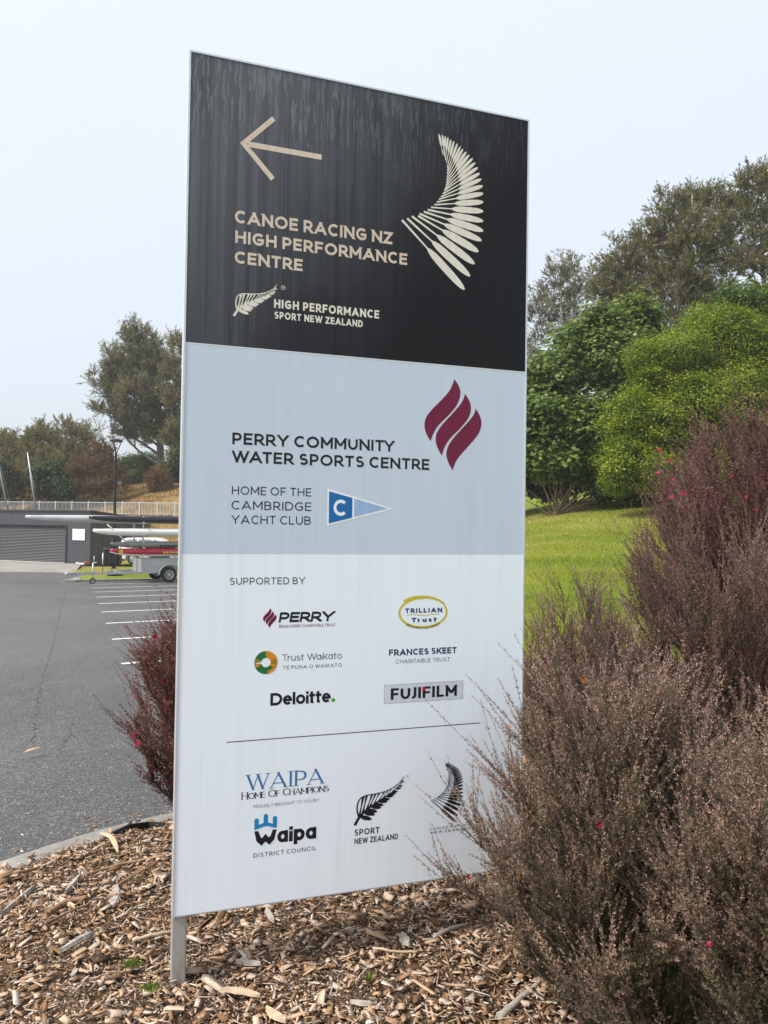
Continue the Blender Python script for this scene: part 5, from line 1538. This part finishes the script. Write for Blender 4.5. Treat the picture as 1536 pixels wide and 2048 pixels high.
b.add([(-15.1, -.12, HT), (.12, -.12, HT), (.12, 6.1, HT - .55), (-15.1, 6.1, HT - .55), (-15.1, -.12, HT + .10), (.12, -.12, HT + .10), (.12, 6.1, HT - .45), (-15.1, 6.1, HT - .45)],
      [(0, 3, 2, 1), (4, 5, 6, 7), (0, 1, 5, 4), (1, 2, 6, 5), (2, 3, 7, 6), (3, 0, 4, 7)])
b.build('roof', m_trim, shed)
b = MB(); n = 24; V_ = []
prof = []
for i in range(n * 2 + 1):
    prof.append((i / (n * 2) * 2.66, .06 + (.05 if i % 2 else 0)))
for z, y in prof: V_ += [(-9.7, y, z + .03), (-2.22, y, z + .03)]
b.add(V_, [(2 * i, 2 * i + 1, 2 * i + 3, 2 * i + 2) for i in range(len(prof) - 1)])
rd = b.build('roller_door', m_door, shed, fix=False)
b = MB(); b.box((-5.96, .03, .035), (7.5, .06, .07)); b.build('bottom_rail', paint('pale_rail', (.6, .6, .58), .5), rd)
b = MB(); b.box((-2.17, -.02, 1.38), (.10, .10, 2.76)); b.box((-9.75, -.02, 1.38), (.10, .10, 2.76)); b.box((-5.96, -.02, 2.75), (7.5, .11, .08)); b.build('door_frame', m_trim, shed)
b = MB(); b.box((.045, 1.62, 1.08), (.05, .92, 2.1), bevel=.01); sd_ = b.build('side_door', paint('side_door_grey', (.060, .064, .072), .4), shed)
b = MB(); b.box((.10, 1.25, 1.08), (.07, .04, .26), bevel=.01); b.build('handle', m_galv, sd_)
# notice on the wall: a thing of its own
nt_ = empty('wall_notice', (-20.6 - .93 * 1.0, 52 + .37 * 1.0, BZ0 + 2.1), math.atan2(-.37, .93), 'white notice board on the charcoal shed wall beside the roller door', 'notice board')
b = MB(); b.box((0, -.055, 0), (1.13, .03, .80), bevel=.006); b.build('board', paint('notice_white', (.72, .77, .82), .4, 0, .04), nt_)
b = MB(); [b.box((.27, -.0715, -.10 - .05 * i), (.40 - .05 * (i % 2), .002, .018)) for i in range(3)]; b.build('printed_lines', paint('notice_grey', (.5, .54, .6), .5), nt_)

# ---- fence along the top of the bank
FA, FB = Vector((-42.0, 64.7, 0)), Vector((5.5, 51.6, 0))
fd = (FB - FA); fl = fd.length; fd.normalize()
fence = empty('pool_style_fence', (FA.x, FA.y, 2.0), math.atan2(fd.y, fd.x), 'pale metal paling fence along the bank above the shed', 'fence')
npan = int(fl / 1.57)
b = MB(); b.box((fl / 2, 0, 1.02), (fl, .04, .045)); b.build('top_rail', m_galv2, fence)
b = MB(); b.box((fl / 2, 0, .14), (fl, .035, .04)); b.build('bottom_rail', m_galv2, fence)
b = MB(); b.box((0, 0, .50), (.075, .075, 1.26), bevel=.008); pm = b.build('post', m_galv2, fence)
for i in range(1, npan + 1):
    o = pm.copy(); COL.objects.link(o); o.location = (i * 1.57, 0, 0)
b = MB()
x = .13
while x < fl:
    if (x % 1.57) > .06: b.box((x, 0, .58), (.02, .02, .86))
    x += .131
o = b.build('palings', m_galv2, fence); tag(o, kind='stuff')

# ---- street lamp
lx_, ly_ = -14.55, 40.0
lz_ = tz(lx_, ly_)
lamp = empty('street_lamp', (lx_, ly_, lz_), 0, 'tall black street lamp with a flat disc head in front of the shed', 'street lamp')
b = MB(); b.lathe([(0, 0), (.16, 0), (.16, .03), (.105, .05), (.10, 1.6), (.075, 1.75), (.062, 6.3), (0, 6.3)], (0, 0, 0), n=14); b.build('pole', m_black, lamp)
b = MB()
for a in (0, 120, 240):
    c_, s_ = math.cos(R(a + 10)), math.sin(R(a + 10))
    b.tube([(.03 * c_, .03 * s_, 6.2), (.08 * c_, .08 * s_, 6.38), (.27 * c_, .27 * s_, 6.86)], [.028, .026, .022], 6)
b.build('arm', m_black, lamp)
b = MB(); b.lathe([(0, 6.84), (.31, 6.84), (.345, 6.88), (.33, 6.94), (.20, 6.99), (0, 7.01)], (0, 0, 0), n=24); hd = b.build('lamp_head', m_black, lamp)
b = MB(); b.lathe([(0, 6.835), (.26, 6.835), (.26, 6.841), (0, 6.841)], (0, 0, 0), n=24); b.build('diffuser', paint('lamp_diffuser', (.45, .46, .46), .3), hd)

# ---- two boat masts standing in the yard behind the shed
def mast(px0, py0, px1, py1, ext, label):
    a, c_ = at(px0, py0, 58.2), at(px1, py1, 58.2)
    a.z = min(a.z, 2.0)
    t = a + (c_ - a) * ext
    r_ = empty('boat_mast', tuple(a), 0, label, 'mast', 'aluminium boat masts in the yard')
    b = MB(); b.tube([(0, 0, 0), tuple((t - a) * .5), tuple(t - a)], [.065, .06, .045], 8); b.build('spar', m_galv, r_)
    b = MB(); b.tube([(.35, .05, 0), tuple((t - a) * .8)], .008, 4); b.tube([(-.3, .05, 0), tuple((t - a) * .8)], .008, 4); b.build('stay', m_galv, r_)
mast(73, 1030, 55, 905, 1.0, 'shorter leaning metal mast above the middle of the roller door')
mast(18, 1030, 0, 944, 2.0, 'leaning metal mast at the left edge of the picture')

# ================================================================== TRAILERS AND BOATS
TJ = Vector((-11.7, 29.8)); TZ = park(TJ.x, TJ.y); TA = math.atan2(.53, .848)
def wheel(parent, x, y, r, w, name='wheel', spokes=8):
    b = MB()
    prof = [(r * .60, -w / 2), (r * .92, -w / 2), (r * .99, -w * .36), (r, 0), (r * .99, w * .36), (r * .92, w / 2), (r * .60, w / 2), (r * .60, -w / 2)]
    b.lathe(prof, (x, y, r), 'y', 28); wh = b.build(name, m_rub, parent)
    b = MB(); b.lathe([(r * .62, -w * .46), (r * .56, -w * .48), (r * .50, -w * .40), (r * .50, w * .4), (r * .62, w * .4)], (x, y, r), 'y', 28)
    b.lathe([(0, -w * .46), (r * .15, -w * .46), (r * .17, -w * .38), (0, -w * .38)], (x, y, r), 'y', 14)
    for k in range(spokes):
        a = 2 * math.pi * k / spokes
        M_ = Matrix.Rotation(a, 3, 'Y')
        b.box((x + math.sin(a) * r * .33, y - w * .42, r + math.cos(a) * r * .33), (r * .10, w * .1, r * .40), M=M_)
    b.build('rim', m_rim, wh)
    b = MB(); b.lathe([(0, -w * .2), (r * .5, -w * .2), (r * .5, -w * .15), (0, -w * .15)], (x, y, r), 'y', 20); b.build('hub', m_black, wh)
    return wh

tr = empty('kayak_trailer', (TJ.x, TJ.y, TZ), TA, 'galvanised rack trailer with box body, loaded with kayaks beside the car park', 'trailer')
b = MB()
b.box((3.0, .12, .42), (7.2, .06, .09)); b.box((3.8, 1.62, .42), (5.6, .06, .09))
for x in (1.2, 2.0, 3.6, 5.0, 6.5): b.box((x, .87, .42), (.06, 1.44, .07))
b.box((-.3, .35, .43), (1.2, .07, .08), rz=.30)
b.build('chassis', m_galv, tr)
b = MB(); b.box((-.78, .08, .46), (.34, .09, .09), bevel=.02); b.box((-.95, .08, .42), (.10, .12, .12), bevel=.03); b.build('coupling', m_galv, tr)
b = MB(); b.tube([(.02, -.02, .12), (.02, -.02, .85)], .028, 8); b.tube([(.02, -.02, .85), (.16, -.02, .87), (.16, -.02, .95)], .014, 6); jk = b.build('jockey_stand', m_galv, tr)
jw = wheel(tr, .02, -.02, .125, .07, 'jockey_wheel', 4)
b = MB()
V0, V1_ = (.40, .98), None
for (cx_, cy_, sx_, sy_) in ((3.7, .10, 3.4, .03), (3.7, 1.64, 3.4, .03), (2.01, .87, .03, 1.54), (5.39, .87, .03, 1.54)):
    b.box((cx_, cy_, .69), (sx_, sy_, .58))
b.box((3.7, .87, .41), (3.36, 1.5, .02)); b.box((3.7, .085, .98), (3.46, .05, .05)); b.box((3.7, .08, .70), (3.42, .03, .03))
b.build('box_body', m_galv, tr)
wheel(tr, 3.04, -.12, .33, .22); wheel(tr, 3.04, 1.86, .33, .22)
for y_ in (-.12, 1.86):
    b = MB(); pts = [(3.04 + .43 * math.cos(R(a)), .33 + .43 * math.sin(R(a))) for a in range(0, 181, 15)]
    V_ = []
    for px_, pz_ in pts: V_ += [(px_, y_ - .14, pz_), (px_, y_ + .14, pz_)]
    b.add(V_, [(2 * i, 2 * i + 1, 2 * i + 3, 2 * i + 2) for i in range(len(pts) - 1)]); b.build('mudguard', m_galv, tr)
for x in (2.0, 5.3):
    for y_ in (.10, 1.64):
        b = MB(); b.box((x, y_ - .02, 1.58), (.06, .06, 2.4)); b.build('upright', m_galv, tr)
    for z in (1.16, 1.46, 2.0, 2.48):
        b = MB(); b.box((x, .87, z), (.05, 2.3, .05)); b.build('cross_arm', m_galv, tr)
b = MB(); b.tube([(.55, .06, 2.42), (1.96, .06, 1.12)], .03, 6); b.build('brace', m_galv, tr)
b = MB(); b.tube([(3.1, .06, 1.30), (5.28, .06, 2.30)], .03, 6); b.build('brace', m_galv, tr)
b = MB(); b.box((6.9, .87, .55), (.08, 1.5, .12)); [b.box((6.95, y_, .55), (.05, .22, .09)) for y_ in (.25, 1.5)]; b.build('tail_board', paint('tail_red', (.35, .02, .02), .4), tr)

def kayak(label, s0, ln, y, z, w, h, mat, mat2=None, flip=False, bow=.16, mark=None, group='kayaks on the rack trailer'):
    """slender hull lofted from rounded sections; pointed ends that lift a little"""
    a = Vector((TJ.x + math.cos(TA) * s0 - math.sin(TA) * y, TJ.y + math.sin(TA) * s0 + math.cos(TA) * y, TZ + z))
    r_ = empty('kayak', tuple(a), TA, label, 'kayak', group)
    n, k = 28, 14
    def loft(z_lo, z_hi, name, mt):
        V_ = []
        for i in range(n + 1):
            t = i / n
            e = min(1, min(t, 1 - t) / .30); prof = math.sin(e * math.pi / 2) ** .75
            wi = w / 2 * max(prof, .05); hi = h / 2 * (max(prof, .1) ** .45)
            lift = (1 - prof) ** 2 * h * .18 * (-1 if flip else 1)
            for j in range(k):
                th = z_lo + (z_hi - z_lo) * j / (k - 1)
                V_.append((ln * t, wi * math.cos(th), hi * math.sin(th) + lift))
        Fc = [(i * k + j, i * k + j + 1, i * k + k + j + 1, i * k + k + j) for i in range(n) for j in range(k - 1)]
        Fc += [tuple(range(k)), tuple(n * k + j for j in range(k))[::-1]]
        b = MB(); b.add(V_, Fc, True); return b.build(name, mt, r_)
    loft(-.55, math.pi + .55, 'deck', mat); loft(math.pi + .55, 2 * math.pi - .55, 'hull', mat2 or mat)
    b = MB(); b.lathe([(.20, 0), (.24, .0), (.24, .035), (.20, .035)], (ln * .52, 0, h / 2 - .01), 'z', 20)
    o = b.build('cockpit_rim', m_black, r_); o.scale = (2.0, .8, 1); o.location = (-ln * .52, 0, 0)
    if mark: mark(r_)
    return r_
k_white = paint('gelcoat_white', (.74, .75, .71), .25, 0, .05, 2)
k_pale = paint('gelcoat_pale_grey', (.46, .48, .48), .3, 0, .08, 2)
k_grey = paint('gelcoat_grey', (.20, .21, .20), .35, 0, .1, 2)
k_black = paint('gelcoat_black', (.014, .014, .020), .22, 0, .1, 2)
k_red = paint('gelcoat_red', (.36, .008, .03), .25, 0, .08, 2)
k_yel = paint('yellow_decal', (.65, .48, .03), .4)
kayak('long pale grey kayak whose bow sticks out furthest to the left', -2.37, 10.4, 1.05, 2.62, .42, .33, k_pale)
kayak('glossy black kayak lying in front of the pale grey one on the top rack', -.13, 8.6, .22, 2.64, .42, .31, k_black)
kayak('white kayak in the middle of the rack', .02, 8.0, .15, 2.10, .46, .35, k_white, k_white)
def gm(r_):
    b = MB(); [b.box((2.0 + i * .16, -.215, -.04), (.10, .02, .07)) for i in range(5)]; b.build('lettering', m_black, r_)
kayak('dull grey kayak just above the red one', .73, 6.6, .22, 1.58, .44, .30, k_grey, None, False, .16, gm)
def rm(r_):
    b = MB(); [b.box((2.15 + i * .13, -.235, -.01), (.085, .03, .075)) for i in range(5)]; b.build('decal', k_yel, r_)
    b = MB(); b.box((.42, -.125, .03), (.14, .05, .16)); b.build('bow_band', k_yel, r_)
kayak('bright red kayak with a white hull and yellow lettering, lowest on the rack', .70, 6.4, .17, 1.27, .48, .37, k_red, k_white, False, .16, rm)
# gear lying in the box
b = MB(); b.box((0, 0, 0), (.9, .5, .22), bevel=.08); b.box((.75, .1, -.02), (.5, .45, .18), bevel=.07)
p = Vector((TJ.x + math.cos(TA) * 2.8 - math.sin(TA) * .55, TJ.y + math.sin(TA) * 2.8 + math.cos(TA) * .55, TZ + 1.0))
o = b.build('gear_bag', paint('grey_canvas', (.32, .35, .37), .8, 0, .2, 9)); o.location = p; o.rotation_euler = (0, 0, TA)
tag(o, 'grey canvas gear bag heaped in the trailer box', 'bag')

# second, low boat trailer parked on the verge behind
t2x, t2y = at(166, 1050, 35.5).x, 35.5
t2 = empty('boat_trailer', (t2x, t2y, tz(t2x, t2y)), .12, 'low black boat trailer with red and white coupling on the verge behind the kayaks', 'trailer')
b = MB(); b.box((2.6, .0, .40), (5.2, .08, .09)); b.box((3.4, .75, .40), (3.4, .06, .08)); b.box((1.5, .38, .40), (.06, .8, .07)); b.box((4.6, .38, .40), (.06, .8, .07)); b.build('chassis', m_black, t2)
b = MB(); b.box((-.02, 0, .46), (.30, .12, .12), bevel=.03); b.box((-.22, 0, .50), (.16, .10, .10), bevel=.04); b.build('coupling', paint('coupling_white', (.66, .66, .64), .4), t2)
b = MB(); b.box((.18, -.02, .55), (.20, .11, .09), bevel=.03); b.build('coupling_lock', paint('lock_red', (.42, .02, .02), .4), t2)
b = MB(); b.tube([(.95, 0, .05), (.95, 0, 1.0)], .03, 8); b.tube([(.95, 0, 1.0), (1.12, 0, 1.08), (1.12, -.05, 1.18)], .02, 6); b.build('jockey_stand', m_galv, t2)
b = MB(); b.tube([(.55, 0, .40), (.55, 0, .86)], .018, 6); b.build('brake_lever', m_galv, t2)
b = MB(); b.tube([(1.55, 0, .44), (1.7, 0, 1.05)], .03, 6); b.build('winch_post', m_galv, t2)
wheel(t2, 4.3, -.3, .30, .19)
wheel(t2, 4.3, 1.05, .30, .19)
# black cover box on it and a loose tyre in the grass
bx = at(236, 1050, 35.2)
o = MB(); o.box((0, 0, .40), (.72, .62, .70), bevel=.06); o.box((0, 0, .78), (.78, .66, .07), bevel=.03)
[o.box((-.25 + .25 * i, -.325, .40), (.03, .03, .6)) for i in range(3)]
o = o.build('storage_box', paint('black_plastic', (.012, .012, .013), .5, 0, .2, 8)); o.location = (bx.x, bx.y - .6, tz(bx.x, bx.y) + .36)
o.rotation_euler = (0, 0, .12)
tag(o, 'black ribbed plastic box on the low trailer behind the lamp pole', 'box')
b = MB(); b.lathe([(.19, .0), (.31, .0), (.35, .05), (.35, .15), (.31, .20), (.19, .20), (.19, .0)], (0, 0, 0), 'z', 28)
ty = at(232, 1050, 33.8)
o = b.build('loose_tyre', m_rub); o.location = (ty.x, ty.y, tz(ty.x, ty.y) - .01); tag(o, 'loose black tyre lying flat on the grass verge', 'tyre')

# white station wagon half hidden behind the racks
cx0 = at(236, 1050, 42.0); cz = tz(cx0.x + 2, 42.0)
car = empty('parked_car', (cx0.x, 42.0, cz), .10, 'white station wagon parked behind the kayak trailer', 'car')
prof = [(.05, .38), (.02, .70), (.06, .98), (.22, 1.42), (.45, 1.50), (1.9, 1.52), (2.3, 1.46), (3.05, 1.02), (4.2, .88), (4.45, .72), (4.48, .40), (4.0, .30), (.4, .28)]
b = MB(); n = len(prof); wI = [0, .02, .06, .85]
V_ = []
for (y_, k_) in ((0, .94), (.06, 1.0), (1.69, 1.0), (1.75, .94)):
    for x, z in prof:
        tz_ = max(0, (z - .95) / .6) * .16
        yy = y_ + (tz_ if y_ < .8 else -tz_)
        V_.append((2.25 + (x - 2.25) * k_ ** .5, yy, z if 0 else .9 + (z - .9) * k_ ** .5))
Fc = [tuple(range(n)), tuple(3 * n + i for i in range(n))[::-1]]
for r_i in range(3):
    for i in range(n):
        j = (i + 1) % n; Fc.append((r_i * n + i, r_i * n + n + i, r_i * n + n + j, r_i * n + j))
b.add(V_, Fc); b.build('body', paint('car_white', (.76, .77, .76), .25, 0, .03, 1), car)
m_glass = paint('car_glass', (.20, .22, .24), .12, 0, .1, 2)
for q in ([(.42, 1.02), (.50, 1.40), (1.05, 1.42), (1.05, 1.02)], [(1.13, 1.02), (1.13, 1.42), (1.85, 1.42), (1.85, 1.02)], [(1.93, 1.02), (1.93, 1.42), (2.20, 1.38), (2.75, 1.02)]):
    b = MB(); b.add([(x, .0 + max(0, (z - .95) / .6) * .16 - .012, z) for x, z in q], [(0, 1, 2, 3)]); b.build('window', m_glass, car)
for x in (.85, 3.55):
    for y_ in (.08, 1.67):
        w_ = wheel(car, x, y_, .32, .20)
b = MB(); b.box((.02, .25, .78), (.05, .22, .30), bevel=.02); b.build('tail_light', paint('tail_lamp', (.35, .02, .02), .3), car)
for x in (.85, 3.55):
    b = MB(); pts = [(x + .40 * math.cos(R(a)), .32 + .40 * math.sin(R(a))) for a in range(0, 181, 15)]
    pts2 = [(x + .335 * math.cos(R(a)), .32 + .335 * math.sin(R(a))) for a in range(0, 181, 15)]
    b.add([(px_, -.012, pz_) for px_, pz_ in pts + pts2], [(i, i + 1, 13 + i + 1, 13 + i) for i in range(12)]); b.build('wheel_arch', m_black, car)

# a few dead leaves caught in the shrubs and a dry grass stalk by the sign
m_dead = paint('dead_leaf', (.42, .17, .04), .7, 0, .25, 40)
def dead_leaf(p, s_, label, sd_):
    g = random.Random(sd_); V_ = []; n = 7
    for i in range(n):
        t = i / (n - 1); w_ = s_ * .34 * math.sin(math.pi * min(1, t * 1.05 + .03)) + .001
        cz_ = s_ * .25 * t * t
        V_ += [(s_ * t, -w_, cz_ + w_ * .5), (s_ * t, 0, cz_), (s_ * t, w_, cz_ + w_ * .6)]
    b = MB(); b.add(V_, [(3 * i + j, 3 * i + j + 1, 3 * i + j + 4, 3 * i + j + 3) for i in range(n - 1) for j in range(2)], True)
    o = b.build('dead_leaf', m_dead, fix=False); o.location = p; o.rotation_euler = (g.uniform(.9, 2), g.uniform(-.6, .6), g.uniform(0, 6))
    return tag(o, label, 'leaf')
dead_leaf(tuple(at(1043, 1738, 2.28)), .05, 'orange dead leaf caught low in the shrub by the sign corner', 1)
dead_leaf(tuple(at(1160, 1352, 2.95)), .045, 'orange dead leaf caught high between the shrubs behind the sign', 2)
b = MB(); q = [ground_pt(560, 1812, .0), None]
a = Vector((-.22, 2.42, .0)); 
b.tube([tuple(ground_pt(548, 1822)), tuple(ground_pt(548, 1822) + Vector((.05, -.02, .09))), tuple(ground_pt(548, 1822) + Vector((.10, -.03, .16)))], [.0014, .0012, .0006], 5)
tag(b.build('grass_stalk', paint('dry_straw', (.36, .31, .18), .8)), 'single dry grass stalk standing against the bottom edge of the sign', 'grass stalk')

# ================================================================== THIN FOG
b = MB(); b.box((-10, 62, 22), (240, 190, 60))
hz_ = b.build('haze', None)
hm = bpy.data.materials.new('haze'); hm.use_nodes = True
hn = hm.node_tree; hn.nodes.clear()
ho = hn.nodes.new('ShaderNodeOutputMaterial'); pv = hn.nodes.new('ShaderNodeVolumePrincipled')
pv.inputs['Color'].default_value = (.93, .95, .97, 1); pv.inputs['Density'].default_value = .0008; pv.inputs['Anisotropy'].default_value = .2
hn.links.new(pv.outputs[0], ho.inputs['Volume'])
hz_.data.materials.append(hm); tag(hz_, 'thin pale fog filling the air', 'haze', kind='stuff')
